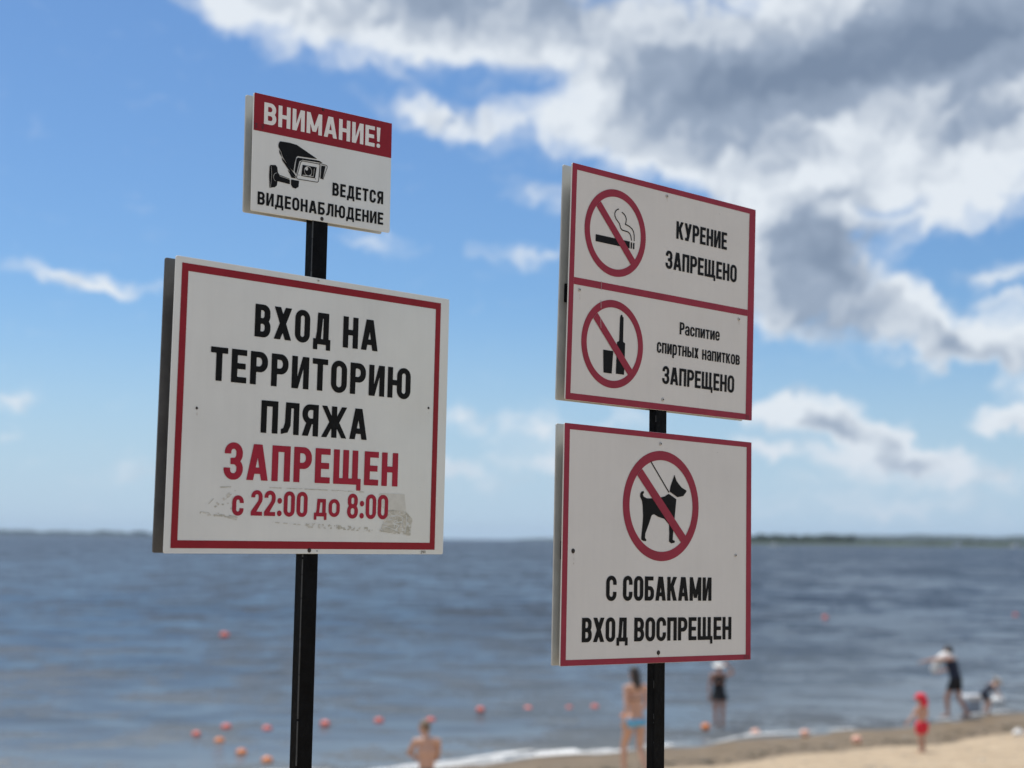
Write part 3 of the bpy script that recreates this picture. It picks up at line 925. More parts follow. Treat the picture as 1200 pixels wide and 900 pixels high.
flat('tape_residue', shape(lambda X, Y: U(I(line_(X, Y, [(76.8, -477.6), (100.2, -479.7), (121.6, -479.2), (156.7, -485.8)], 3.4), (fbm(X / 6, Y / 4, 4, 9) - 0.48) * 12),
                                          I(line_(X, Y, [(147.8, -433.9), (137.2, -441.5), (107.9, -462.4)], 3.6), (fbm(X / 5, Y / 5, 4, 10) - 0.46) * 12),
                                          line_(X, Y, [(92.8, -459.2), (103.1, -449.8)], 0.9), I(line_(X, Y, [(99.5, -464.5), (138.0, -458.0)], 1.6), (fbm(X / 5, Y / 4, 3, 12) - 0.5) * 9),
                                          I(line_(X, Y, [(117.1, -427.6), (140.8, -426.0)], 1.1), (fbm(X / 5, Y / 4, 3, 13) - 0.55) * 9),
                                          I(line_(X, Y, [(152, -437), (146, -470)], 4.5), (fbm(X / 5, Y / 6, 4, 14) - 0.45) * 12)), 70, -495, 165, -420, 0.75), 0.6, M['residue'], B)

# --- sign C
flat('border', frame_vf((0.4, -0.4, 620.2, -510.7), (14.6, -13.4, 597.0, -496.4)), 0.5, M['crimson'], Cs)
flat('divider_bar', rect(14.9, -262.4, 596.7, -247.0), 0.5, M['crimson'], Cs)
p1 = prohibition(Cs, 138.6, -132.7, 96.7, 80.4, 18.0, M['crimson'])
flat('cigarette', shape(lambda X, Y: U(box_(X, Y, 76.5, -160, 183.8, -144.6), box_(X, Y, 187.0, -159.8, 191.2, -145.6), box_(X, Y, 194.6, -159.8, 199.0, -145.6)), 70, -165, 205, -140, 0.7), 0.8, M['black'], p1)
flat('smoke', shape(lambda X, Y: U(line_(X, Y, [(145.6, -77.8), (140, -80.2), (136.0, -84.3), (133.8, -89), (134.6, -95), (139.1, -101.9), (145, -106), (149.4, -109.7), (151.6, -114.4), (153.5, -119), (158.6, -122.7), (168, -123.4), (177.5, -124), (183.2, -127), (187, -132.5), (189.1, -140.6)], 1.25),
                                   line_(X, Y, [(157.1, -83.5), (163, -86), (168.3, -90.5), (170.9, -96.7), (170, -103), (168.2, -108.6), (173, -109), (182.6, -111.5), (190, -115.2), (195, -120.5), (197.4, -128.5), (197.9, -140.5)], 1.25)), 128, -145, 203, -72, 0.6), 0.8, M['black'], p1)
flat('lettering', word('КУРЕНИЕ', 336.8, 515.8, -114.2, 40.8, 0.20, 0.165, 0.08), 0.8, M['black'], Cs)
flat('lettering', word('ЗАПРЕЩЕНО', 302.6, 553.8, -187.2, 41.0, 0.20, 0.165, 0.08), 0.8, M['black'], Cs)
p2 = prohibition(Cs, 138.8, -378.6, 96.7, 80.4, 18.0, M['crimson'])
flat('glass', shape(lambda X, Y: poly_(X, Y, [(109.5, -393.8), (141.0, -393.9), (138.2, -443.7), (112.6, -443.5)]), 105, -448, 146, -389, 0.7), 0.8, M['black'], p2)
flat('bottle', shape(lambda X, Y: poly_(X, Y, [(161.5, -312.4), (163.7, -310.8), (166.7, -311.8), (167.6, -314.8), (170.7, -316.3), (171.2, -370.2), (177.7, -372.9), (177.7, -412.4), (177.0, -442.6), (151.0, -442.5), (152.0, -373.1), (158.6, -369.8), (159.5, -317.1)]), 146, -447, 183, -306, 0.7), 0.8, M['black'], p2)
flat('lettering', merge(word('Р', 356.0, 372.5, -332.8, 28.2, 0.21, 0.15, 0.08), word('аспитие', 374.6, 496.3, -333.0, 28.6, 0.19, 0.14, 0.08)), 0.8, M['black'], Cs)
flat('lettering', word('спиртных', 281.2, 422.9, -382.2, 31.5, 0.17, 0.135, 0.075), 0.8, M['black'], Cs)
flat('lettering', word('напитков', 435.6, 571.5, -382.8, 31.0, 0.17, 0.135, 0.075), 0.8, M['black'], Cs)
flat('lettering', word('ЗАПРЕЩЕНО', 301.0, 552.5, -450.5, 40.0, 0.20, 0.165, 0.08), 0.8, M['black'], Cs)
for (x, y) in ((302.4, -21.8), (32.2, -272.8), (565.1, -273.7), (304.9, -486.6)):
    screw(Cs, x, y, 4.4, 'screw')
scribble(Cs, 597.5, -508.5, 7.5, '33', M['pen'])

M['scratch'] = pmat('scratched_print', (0.42, 0.30, 0.31), 0.6, var=0.2, vscale=200)
for (xa, ya, xb, yb, w_) in ((97.2, -246, 97.6, -264, 0.6), (97.8, -288, 98.6, -304, 0.8), (98.4, -327, 99.0, -335, 0.9), (99.2, -337, 100.2, -347, 0.8)):
    flat('scratch', shape(lambda X, Y: line_(X, Y, [(xa, ya), (xb, yb)], w_), 92, yb - 3, 106, ya + 3, 0.4), 1.4, M['scratch'], Cs)
M['drip'] = pmat('dust_drip', (0.50, 0.47, 0.43), 0.8, var=0.15, vscale=150)
for (sg, x, y, ln, w_) in ((Ds, 32.5, -275, 24, 2.2), (Ds, 296.0, -492, 9, 1.4), (A, 169.6, -6, 9, 1.2), (B, 58.4, -284, 11, 1.2), (B, 639.2, -243, 12, 1.1), (Cs, 33.5, -277, 16, 1.2), (Cs, 566, -278, 15, 1.1), (Cs, 303, -26, 17, 1.2)):
    flat('drip_stain', shape(lambda X, Y: I(line_(X, Y, [(x, y), (x + 0.8, y - ln)], w_ * 0.6), (fbm(X / 2, Y / 4, 3, int(ln)) - 0.52) * 8), x - 6, y - ln - 4, x + 6, y + 3, 0.4), 0.35, M['drip'], sg)

# --- sign D
flat('border', frame_vf((0.4, -0.4, 607.6, -508.6), (15.6, -12.8, 590.0, -496.4)), 0.5, M['crimson'], Ds)
p3 = prohibition(Ds, 300.2, -163.4, 122.6, 102.0, 21.5, M['crimson'])
dog = [(242.0, -133.3), (236.1, -134.5), (231.6, -139.6), (231.7, -146.7), (237.8, -155.5), (239.8, -165.1), (241.6, -187.7), (240.9, -200.6), (236.9, -233.0), (236.6, -239.4), (242.6, -242.5), (250.9, -242.9), (252.7, -240.6), (248.0, -235.9), (248.8, -226.2), (260.4, -203.2), (268.4, -185.0), (276.3, -182.5), (288.1, -187.5), (309.4, -191.7), (325.2, -204.2), (326.4, -223.8), (325.8, -241.8), (332.5, -245.6), (343.4, -244.0), (344.3, -240.4), (337.1, -237.6), (339.6, -210.3), (342.6, -190.4), (347.8, -146.7), (334.7, -140.7), (322.7, -135.6), (310.9, -141.8), (292.1, -145.9), (268.7, -148.3), (252.5, -149.0), (242.3, -145.6), (239.4, -140.9), (243.0, -136.5)]
head = [(341.2, -92.4), (334.2, -106.7), (328.7, -118.5), (326.0, -130.2), (339.4, -136.1), (351.5, -141.5), (370.8, -138.0), (381.3, -127.5), (380.3, -125.2), (365.7, -119.9), (353.5, -110.6), (347.6, -104.9)]
flat('dog', shape(lambda X, Y: U(poly_(X, Y, dog) - 0.3, poly_(X, Y, head) - 0.3), 226, -250, 388, -88, 0.8), 0.8, M['black'], p3)
flat('leash', shape(lambda X, Y: line_(X, Y, [(264.5, -67.0), (323.0, -131.5)], 1.5), 258, -136, 328, -60, 0.7), 0.8, M['black'], p3)
flat('lettering', word('С', 130.4, 162.1, -373.4, 52.8, 0.205, 0.165, 0.08), 0.8, M['black'], Ds)
flat('lettering', word('СОБАКАМИ', 181.7, 469.0, -373.0, 52.8, 0.205, 0.165, 0.085), 0.8, M['black'], Ds)
flat('lettering', word('ВХОД', 60.7, 198.3, -460.6, 51.2, 0.205, 0.165, 0.08), 0.8, M['black'], Ds)
flat('lettering', word('ВОСПРЕЩЕН', 218.3, 538.7, -461.0, 51.2, 0.205, 0.165, 0.08), 0.8, M['black'], Ds)
for (x, y, r_, k) in ((31.4, -269.5, 5.2, 'screw_black'), (295.6, -486.6, 5.2, 'screw_black'), (294.7, -25.1, 4.4, 'screw'), (552.6, -267.8, 4.0, 'screw')):
    screw(Ds, x, y, r_, k, k == 'screw')
scribble(Ds, 583.5, -506.8, 7.8, '231', M['pen'])


def post(a, b, ztop, zbot, yaw, w, d, label, edge_glint):
    a, b = Vector(a), Vector(b)
    ax = (a - b).normalized()
    pt = b + ax * ((ztop - b.z) / ax.z)
    pb = b + ax * ((zbot - b.z) / ax.z)
    x = Vector((math.cos(yaw), math.sin(yaw), 0))
    x = (x - ax * x.dot(ax)).normalized()
    y = ax.cross(x)
    m = Matrix(((x.x, y.x, ax.x, pb.x), (x.y, y.y, ax.y, pb.y), (x.z, y.z, ax.z, pb.z), (0, 0, 0, 1)))
    root = empty('sign_post', mat=m, label=label, category='post', group='black steel posts carrying the signs')
    L = (pt - pb).length
    bm = bmesh.new()
    add_box(bm, (0, 0, L / 2), (w, d, L), 0.0032, 4)
    obj('tube', bm_mesh(bm, 'tube', False), M['post'], root)
    bm = bmesh.new()
    add_box(bm, (0, 0, L + 0.0015), (w - 0.004, d - 0.004, 0.003), 0.001)
    obj('end_cap', bm_mesh(bm, 'end_cap'), M['post'], root)
    bm = bmesh.new()
    rg = random.Random(int(w * 1e5))
    for k in range(30):  # chips and scratches along the near corner, partly in place of its glint
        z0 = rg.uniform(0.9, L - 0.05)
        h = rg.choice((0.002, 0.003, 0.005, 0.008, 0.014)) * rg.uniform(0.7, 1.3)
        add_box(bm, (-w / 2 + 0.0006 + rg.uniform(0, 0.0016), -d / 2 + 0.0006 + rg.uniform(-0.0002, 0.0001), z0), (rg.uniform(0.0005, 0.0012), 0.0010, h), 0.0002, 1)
    if edge_glint:  # lighter strip up the corner, painted in place of its edge highlight
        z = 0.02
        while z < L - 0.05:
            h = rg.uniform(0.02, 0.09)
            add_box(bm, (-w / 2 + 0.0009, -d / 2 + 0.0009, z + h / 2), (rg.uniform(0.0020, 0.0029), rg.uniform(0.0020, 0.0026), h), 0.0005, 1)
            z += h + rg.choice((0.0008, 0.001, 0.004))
    obj('chips_and_edge_glint', bm_mesh(bm, 'chips_and_edge_glint'), M['chip_glint'], root, kind='stuff')
    return root


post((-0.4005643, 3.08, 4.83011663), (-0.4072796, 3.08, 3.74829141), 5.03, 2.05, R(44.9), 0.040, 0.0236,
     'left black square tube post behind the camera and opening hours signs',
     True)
post((0.30317, 3.174, 4.46204), (0.29898, 3.174, 3.74226), 4.895, 2.0, R(41.6), 0.035, 0.0198,
     'right black square tube post behind the no smoking and no dogs signs',
     False)

# ------------------------------------------------------------------ beach
SHORE = np.array([(-9000, 5), (-300, 12), (-60, 18), (-10, 25.0), (-3, 27.9), (-1, 28.9), (1.7, 30.9), (3.3, 32.1), (5.5, 33.5), (8, 35.2), (13, 39.2), (25, 50), (60, 85), (300, 260), (9000, 500)], float)


def shore_y(x):
    y = np.interp(x, SHORE[:, 0], SHORE[:, 1])
    return y + 0.22 * np.sin(np.asarray(x) * 1.1 + 1.0) + 0.12 * np.sin(np.asarray(x) * 2.7)


def ground_z(x, y):
    x = np.asarray(x, float)
    y = np.asarray(y, float)
    s = (shore_y(x) - y) * 0.82
    z = np.interp(s, [-4000, -200, -30, -8, -2, 0, 1.2, 3.0, 4.2, 9, 14, 19, 24, 60, 4000], [-9, -6, -2.2, -0.7, -0.12, 0, 0.05, 0.14, 0.30, 0.90, 1.25, 1.7, 2.35, 2.7, 3.5])
    near = np.clip(1 - np.hypot(x, y - 25) / 60, 0, 1)
    dry = np.clip((s - 3.0) / 1.5, 0, 1)
    z = z + near * dry * (0.10 * (fbm(x / 1.6, y / 1.6, 3, 21) - 0.5) + 0.05 * (fbm(x / 0.4, y / 0.4, 2, 22) - 0.5))
    # low muddy bar off the beach on the right
    z = z + 0.33 * np.exp(-((x - 14.8) / 3.8) ** 4) * np.exp(-((y - 47.0 - 0.1 * (x - 14)) / 1.1) ** 2) + 0.45 * (fbm(x / 1.2, y / 0.8, 3, 5) - 0.5) * np.exp(-((y - 47) / 4) ** 2) * near
    return z


def grid_mesh(name, xs, ys, zf):
    X, Y = np.meshgrid(xs, ys)
    Z = zf(X, Y)
    nx, ny = len(xs), len(ys)
    co = np.stack([X, Y, Z], -1).reshape(-1, 3)
    i = np.arange(nx * ny).reshape(ny, nx)
    q = np.stack([i[:-1, :-1], i[:-1, 1:], i[1:, 1:], i[1:, :-1]], -1).reshape(-1, 4)
    me = bpy.data.meshes.new(name)
    me.vertices.add(len(co))
    me.vertices.foreach_set('co', co.ravel())
    me.loops.add(len(q) * 4)
    me.loops.foreach_set('vertex_index', q.ravel())
    me.polygons.add(len(q))
    me.polygons.foreach_set('loop_start', np.arange(len(q)) * 4)
    me.update(calc_edges=True)
    me.shade_smooth()
    return me


def sand_mat():
    m = bpy.data.materials.new('beach_sand')
    m.use_nodes = True
    g = NT(m.node_tree)
    b = m.node_tree.nodes['Principled BSDF']
    geo = g.n('ShaderNodeNewGeometry').outputs['Position']
    at = g.n('ShaderNodeAttribute')
    at.attribute_name = 'wet'
    wet = g.m('ADD', at.outputs['Fac'], g.m('MULTIPLY', g.m('SUBTRACT', g.noise(geo, 0.9, 5, 0.6), 0.5), 0.5))
    wet = g.mr(wet, 0.38, 0.62, 0.0, 1.0, True)
    n1 = g.noise(geo, 3.0, 6, 0.65)
    n2 = g.noise(geo, 60.0, 4, 0.7)
    dry = g.mix(g.mr(n1, 0.3, 0.7, 0, 1), (0.33, 0.25, 0.165, 1), (0.54, 0.43, 0.30, 1))
    dry = g.mix(g.mr(n2, 0.35, 0.75, 0.0, 0.5), dry, (0.30, 0.235, 0.165, 1))
    w = g.mix(g.mr(g.noise(geo, 1.6, 6, 0.6), 0.3, 0.7, 0, 1), (0.135, 0.096, 0.055, 1), (0.215, 0.16, 0.098, 1))
    mud = g.n('ShaderNodeAttribute')
    mud.attribute_name = 'mud'
    g.l(g.mix(mud.outputs['Fac'], g.mix(wet, dry, w), (0.030, 0.028, 0.025, 1)), b.inputs['Base Color'])
    g.l(g.mr(wet, 0, 1, 0.9, 0.55), b.inputs['Roughness'])
    b.inputs['Specular IOR Level'].default_value = 0.15
    bp = g.n('ShaderNodeBump')
    bp.inputs['Strength'].default_value = 0.7
    bp.inputs['Distance'].default_value = 0.03
    g.l(g.m('MULTIPLY', g.m('ADD', n1, g.m('MULTIPLY', g.noise(geo, 14, 4, 0.6), 0.5)), g.mr(wet, 0, 1, 1.0, 0.15)), bp.inputs['Height'])
    g.l(bp.outputs[0], b.inputs['Normal'])
    return m


xs = np.unique(np.concatenate([-np.geomspace(9000, 40, 24), np.arange(-40, -12, 1.0), np.arange(-12, 22, 0.12), np.arange(22, 60, 1.0), np.geomspace(60, 9000, 24)]))
ys = np.unique(np.concatenate([-np.geomspace(800, 8, 12), np.arange(-8, 22, 0.5), np.arange(22, 54, 0.12), np.arange(54, 90, 1.5), np.geomspace(90, 14000, 24)]))
me = grid_mesh('sand', xs, ys, ground_z)
Xg, Yg = np.meshgrid(xs, ys)
sg = (shore_y(Xg) - Yg) * 0.82
wetv = np.interp(sg, [-1, 2.55, 3.5], [1, 1, 0]).ravel()
at = me.attributes.new('wet', 'FLOAT', 'POINT')
at.data.foreach_set('value', wetv.astype(np.float32))
am = me.attributes.new('mud', 'FLOAT', 'POINT')
am.data.foreach_set('value', (np.clip((Yg - shore_y(Xg) - 2.0) / 1.5, 0, 1) * 1.0).ravel().astype(np.float32))
obj('sand_beach', me, sand_mat(), kind='structure')


# ------------------------------------------------------------------ water
def water_mat():
    m = bpy.data.materials.new('lake_water')
    m.use_nodes = True
    g = NT(m.node_tree)
    b = m.node_tree.nodes['Principled BSDF']
    b.inputs['Base Color'].default_value = (0.055, 0.085, 0.115, 1)
    b.inputs['Roughness'].default_value = 0.28
    b.inputs['IOR'].default_value = 1.333
    geo = g.n('ShaderNodeNewGeometry').outputs['Position']
    at = g.n('ShaderNodeAttribute')
    at.attribute_name = 'shallow'
    c = g.mix(at.outputs['Fac'], (0.018, 0.036, 0.062, 1), (0.15, 0.14, 0.115, 1))
    at2 = g.n('ShaderNodeAttribute')
    at2.attribute_name = 'turbid'
    c = g.mix(at2.outputs['Fac'], c, (0.095, 0.125, 0.155, 1))
    big = g.mr(g.noise(g.vm('MULTIPLY', geo, (0.02, 0.06, 1)).outputs[0], 1, 4, 0.6), 0.3, 0.7, 0.75, 1.25)
    sc = g.n('ShaderNodeVectorMath', operation='SCALE')
    g.l(c, sc.inputs[0]); g.l(big, sc.inputs['Scale'])
    g.l(sc.outputs[0], b.inputs['Base Color'])
    # small ripples and chop as slopes (works at any distance), wind patches vary their strength
    c1 = g.vm('SUBTRACT', g.noise(g.vm('MULTIPLY', geo, (0.9, 2.6, 1)).outputs[0], 1.3, 5, 0.6, 'Color'), (0.5, 0.5, 0.5)).outputs[0]
    c2 = g.vm('SUBTRACT', g.noise(g.vm('MULTIPLY', geo, (0.16, 0.75, 1)).outputs[0], 1.0, 5, 0.6, 'Color'), (0.5, 0.5, 0.5)).outputs[0]
    gust = g.mr(g.noise(g.vm('MULTIPLY', geo, (0.012, 0.035, 1)).outputs[0], 1.0, 3, 0.5), 0.3, 0.7, 0.8, 1.3)
    v = g.vm('MULTIPLY', c1, (0.9, 1.3, 0)).outputs[0]
    v = g.vm('MULTIPLY_ADD', c2, (0.9, 1.7, 0), v).outputs[0]
    # wave groups and wind patches of every size tilt whole stretches of water towards or away from the eye
    grp = g.m('SUBTRACT', g.noise(g.vm('MULTIPLY', geo, (0.055, 0.020, 1)).outputs[0], 1.0, 9, 0.96), 0.5)
    grp2 = g.m('SUBTRACT', g.noise(g.vm('MULTIPLY', geo, (0.21, 0.24, 1)).outputs[0], 1.0, 4, 0.62), 0.5)
    tilt = g.m('ADD', g.m('MULTIPLY', grp, -8.0), g.m('MULTIPLY', grp2, -4.6))
    dist = g.vm('LENGTH', geo).outputs[1]
    # far off only the wave faces turned to the eye are seen
    tilt = g.m('SUBTRACT', tilt, g.mr(dist, 40.0, 500.0, 0.04, 0.26))
    v = g.vm('ADD', v, g.comb(0.0, tilt)).outputs[0]
    gust = g.m('MULTIPLY', gust, g.mr(dist, 30.0, 420.0, 1.05, 2.7))
    sc2 = g.n('ShaderNodeVectorMath', operation='SCALE')
    g.l(v, sc2.inputs[0]); g.l(gust, sc2.inputs['Scale'])
    gn = g.n('ShaderNodeNewGeometry').outputs['Normal']
    lim = g.vm('ADD', gn, sc2.outputs[0]).outputs[0]
    lim = g.vm('MINIMUM', g.vm('MAXIMUM', lim, (-0.19, -0.35, 0.9)).outputs[0], (0.30, 0.24, 1.0)).outputs[0]
    nn_ = g.vm('NORMALIZE', lim).outputs[0]
    g.l(nn_, b.inputs['Normal'])
    return m


rng = random.Random(3)
WAVES = []
for i in range(22):
    lam = 0.75 * (1.13 ** i) if i < 14 else rng.uniform(1.0, 3.4)
    th = R(264) + rng.gauss(0, 0.26)
    WAVES.append((2 * math.pi / lam, math.cos(th), math.sin(th), 0.0065 * lam, rng.uniform(0, 6.28)))


def wave_z(x, y):
    x = np.asarray(x, float)
    y = np.asarray(y, float)
    z = 0
    grp = 0.5 + 0.9 * fbm(x / 14, y / 7, 2, 31)
    for k, cx, cy, a, ph in WAVES:
        p = k * (x * cx + y * cy) + ph + 1.4 * vnoise(x / 9, y / 9, int(ph * 10))
        fade = np.clip(1.6 - np.hypot(x, y) * k / 260.0, 0, 1)
        s = np.sin(p)
        z = z + a * (s + 0.25 * np.cos(2 * p)) * fade
    dep = np.clip(-ground_z(x, y) / 0.5, 0.10, 1)
    return z * grp * dep


ysw = [24.0]
while ysw[-1] < 520:
    d = ysw[-1]
    ysw.append(d + max(0.10, d * d / 7560 * 0.55))
ysw = np.array(ysw + list(np.geomspace(540, 14000, 30)))
tt = np.linspace(-1, 1, 420)
X = np.outer(np.maximum(ysw * 0.46, 16), tt)
Y = np.repeat(ysw[:, None], len(tt), 1)
# outer columns reach the sides of the lake
X[:, 0] = -9000
X[:, -1] = 9000
Z = wave_z(X, Y)
Z[:, 0] = 0
Z[:, -1] = 0
Z[ysw > 520] *= 0
co = np.stack([X, Y, Z], -1).reshape(-1, 3)
nn, mm = X.shape
ii = np.arange(nn * mm).reshape(nn, mm)
q = np.stack([ii[:-1, :-1], ii[:-1, 1:], ii[1:, 1:], ii[1:, :-1]], -1).reshape(-1, 4)
me = bpy.data.meshes.new('water')
me.vertices.add(len(co))
me.vertices.foreach_set('co', co.ravel())
me.loops.add(len(q) * 4)
me.loops.foreach_set('vertex_index', q.ravel())
me.polygons.add(len(q))
me.polygons.foreach_set('loop_start', np.arange(len(q)) * 4)
me.update(calc_edges=True)
me.shade_smooth()
at = me.attributes.new('shallow', 'FLOAT', 'POINT')
gz = ground_z(X, Y)
at.data.foreach_set('value', np.interp(-gz, [0, 0.15, 0.7, 1.6], [1, 0.75, 0.25, 0]).ravel().astype(np.float32))
at = me.attributes.new('turbid', 'FLOAT', 'POINT')
at.data.foreach_set('value', (np.interp(Y - shore_y(X), [0, 6, 22, 60], [0.5, 0.75, 0.45, 0.0])).ravel().astype(np.float32))
obj('lake_water', me, water_mat(), kind='structure')

# foam along the waterline
M['foam'] = pmat('foam', (0.80, 0.80, 0.78), 0.7, var=0.08, vscale=8)


def foam_f(X, Yp):  # Yp: distance seaward of the shoreline
    n = fbm(X / 1.1, Yp / 0.35, 4, 41)
    n2 = fbm(X / 3.0, Yp * 0 + 3.0, 2, 43)
    c = 0.42 + 0.35 * (fbm(X / 2.0, Yp * 0, 2, 44) - 0.5)
    wd = np.interp(X, [-14, -4, 0, 3, 5, 7, 14], [0.12, 0.24, 0.34, 0.26, 0.14, 0.07, 0.05]) * (0.6 + 1.1 * n2)
    return I(np.abs(Yp - c - 0.3 * (fbm(X / 0.8, Yp * 0 + 7, 2, 46) - 0.5)) - wd * (0.4 + 1.3 * n), (0.44 - n) * 0.6 + 0.02)


V, Fc = shape(foam_f, -14, -0.3, 14, 1.6, 0.045)
v3 = []
Va = np.array(V)
fy = shore_y(Va[:, 0]) + Va[:, 1]
fz = np.maximum(ground_z(Va[:, 0], fy), wave_z(Va[:, 0], fy)) + 0.018
obj('shore_foam', mesh('shore_foam', np.stack([Va[:, 0], fy, fz], -1), Fc, True), M['foam'], kind='stuff')

# ------------------------------------------------------------------ far shores
M['forest_near'] = pmat('forest_green', (0.032, 0.052, 0.022), 0.9, var=0.5, vscale=0.02)
M['forest_far'] = pmat('forest_dark', (0.024, 0.042, 0.034), 0.9, var=0.3, vscale=0.01)
M['shore_strip'] = pmat('far_shore_ground', (0.055, 0.075, 0.030), 0.9, var=0.4, vscale=0.02)


def bearing_x(px, d):
    return (px - 600) / F_PX * d


def far_land(name, px0, px1, d, depth, hz, mat, seed):
    """long low land with an uneven top, standing on the far side of the lake"""
    n = 220
    V, Fc = [], []
    rows = [(0, 0.0), (0.02, 0.45), (0.12, 0.8), (0.45, 1.0), (1.0, 0.6)]
    for i in range(n + 1):
        px = px0 + (px1 - px0) * i / n
        e = min(1.0, 6.0 * i / n, 6.0 * (n - i) / n)
        for (fd, fh) in rows:
            dd = d + depth * fd
            h = hz * fh * e * (0.8 + 0.4 * float(fbm(px / 40.0, fd * 3.0, 4, seed)))
            V.append((bearing_x(px, dd), dd, h - 0.5))
    m_ = len(rows)
    for i in range(n):
        for k in range(m_ - 1):
            a = i * m_ + k
            Fc.append((a, a + m_, a + m_ + 1, a + 1))
    obj(name, mesh(name, V, Fc, True), mat, kind='structure')


def forest(name, px0, px1, d, depth, count, h0, h1, mat, seed, base=0.0):
    """wooded shore that reads as one mass: trunks and lobed crowns joined"""
    rg = random.Random(seed)
    tpl = bmesh.new()
    bmesh.ops.create_icosphere(tpl, subdivisions=1, radius=1)
    tv = [v.co.copy() for v in tpl.verts]
    tf = [[v.index for v in f.verts] for f in tpl.faces]
    tpl.free()
    V, Fc = [], []
    for i in range(count):
        px = rg.uniform(px0, px1)
        dd = d + depth * rg.random() ** 1.5
        h = rg.uniform(h0, h1) * (0.75 + 0.5 * float(vnoise(px / 9.0, 0.0, seed)))
        x = bearing_x(px, dd)
        for k in range(3):
            cx, cy, cz = x + rg.uniform(-.25, .25) * h, dd + rg.uniform(-.2, .2) * h, base + h * (0.45 + 0.2 * k)
            r = h * (0.34 - 0.07 * k)
            b0 = len(V)
            for t in tv:
                j = 1 + rg.uniform(-0.22, 0.22)
                V.append((cx + t.x * r * j, cy + t.y * r * j, cz + t.z * r * 1.25 * j))
            Fc += [tuple(b0 + q for q in f) for f in tf]
        b0 = len(V)
        for (ox, oy) in ((-.03, -.03), (.03, -.03), (0, .04)):
            V.append((x + ox * h, dd + oy * h, base - 0.5))
            V.append((x + ox * h * .5, dd + oy * h * .5, base + h * 0.6))
        Fc += [(b0, b0 + 2, b0 + 3, b0 + 1), (b0 + 2, b0 + 4, b0 + 5, b0 + 3), (b0 + 4, b0, b0 + 1, b0 + 5)]
    obj(name, mesh(name, V, Fc), mat, kind='stuff')


far_land('far_hills', 880, 1420, 6800, 900, 46, M['forest_far'], 61)
far_land('far_shore', 770, 1400, 2900, 200, 5, M['shore_strip'], 62)
far_land('far_bank', -420, 250, 7400, 500, 12, M['forest_far'], 63)
far_land('far_bank_middle', 590, 830, 7400, 500, 12, M['forest_far'], 64)
forest('far_forest', 790, 1000, 2960, 180, 420, 12, 17, M['forest_near'], 5)
forest('far_forest', 1000, 1380, 3000, 200, 420, 6, 10, M['forest_near'], 6)
forest('far_forest', -400, 235, 7450, 200, 700, 12, 22, M['forest_far'], 7)


def ground_at(px, py, z):
    """point at height z seen along a bearing"""
    v = rt * ((px - 600) / F_PX) - up * ((py - 450) / F_PX) + fw
    t = (z - CAMZ) / v.z
    return v.x * t, v.y * t


def spot(px, py, water=False):
    z = 0.0
    for _ in range(12):
        x, y = ground_at(px, py, z)
        z = 0.0 if water else max(0.0, float(ground_z(x, y)))
    return x, y, z


# ------------------------------------------------------------------ boats far out
M['boat_white'] = pmat('boat_white', (0.8, 0.8, 0.8), 0.3)
M['boat_dark'] = pmat('boat_glass', (0.05, 0.06, 0.07), 0.2)


def boat(px, dist, L, rz, label):
    root = empty('motorboat', (bearing_x(px, dist), dist, 0), rz, label=label, category='boat', group='white boats far out on the lake')
    bm = bmesh.new()
    secs = []
    for t in np.linspace(0, 1, 9):
        wd = L * 0.16 * (1 - max(0, t - 0.45) ** 2 * 3.0)
        wd = max(wd, 0.02)
        sh = L * 0.13 * (1 + 0.35 * t)
        secs.append([bm.verts.new((L * (t - .5), y * wd, z)) for y, z in ((-1, sh), (-.8, sh * .3), (0, -0.15), (.8, sh * .3), (1, sh))])
    for a, b in zip(secs[:-1], secs[1:]):
        for k in range(4):
            bm.faces.new((a[k], b[k], b[k + 1], a[k + 1]))
        bm.faces.new((a[4], b[4], b[0], a[0]))
    bm.faces.new(secs[0])
    bm.faces.new(secs[-1])
    obj('hull', bm_mesh(bm, 'hull'), M['boat_white'], root)
    bm = bmesh.new()
    add_box(bm, (-L * .05, 0, L * .21), (L * .36, L * .22, L * .15), L * .03)
    obj('cabin', bm_mesh(bm, 'cabin'), M['boat_white'], root)
    bm = bmesh.new()
    add_box(bm, (L * .135, 0, L * .235), (L * .012, L * .19, L * .07), L * .002)
    obj('windscreen', bm_mesh(bm, 'windscreen'), M['boat_dark'], root)
    bm = bmesh.new()
    add_cyl(bm, (-L * .1, 0, L * .28), (-L * .12, 0, L * .5), L * .008, L * .005, 8)
    obj('mast', bm_mesh(bm, 'mast'), M['boat_white'], root)
    return root


boat(908, 1500, 9.0, 0.3, 'small white motorboat on open water beside the no dogs sign')
boat(1121, 2700, 16.0, 2.9, 'white boat seen against the blue hills on the right')
boat(1190, 2200, 17.0, 0.15, 'white boat on the water at the right edge of the view')

# ------------------------------------------------------------------ swimming-area floats
M['float_red'] = pmat('float_red', (0.90, 0.19, 0.13), 0.4, var=0.12, vscale=12)
M['float_orange'] = pmat('float_orange', (0.95, 0.30, 0.09), 0.35, var=0.1, vscale=12)
M['float_pale'] = pmat('float_faded', (0.95, 0.52, 0.38), 0.45, var=0.12, vscale=12)
M['float_yellow'] = pmat('float_yellow', (0.55, 0.48, 0.25), 0.4)
M['rope'] = pmat('rope', (0.35, 0.33, 0.28), 0.9)


def lathe(bm, prof, n=20, axis='x'):
    rings = []
    for (t, r) in prof:
        rings.append([bm.verts.new((t, r * math.cos(2 * math.pi * k / n), r * math.sin(2 * math.pi * k / n))) for k in range(n)])
    for a, b in zip(rings[:-1], rings[1:]):
        for k in range(n):
            bm.faces.new((a[k], b[k], b[(k + 1) % n], a[(k + 1) % n]))
    return rings


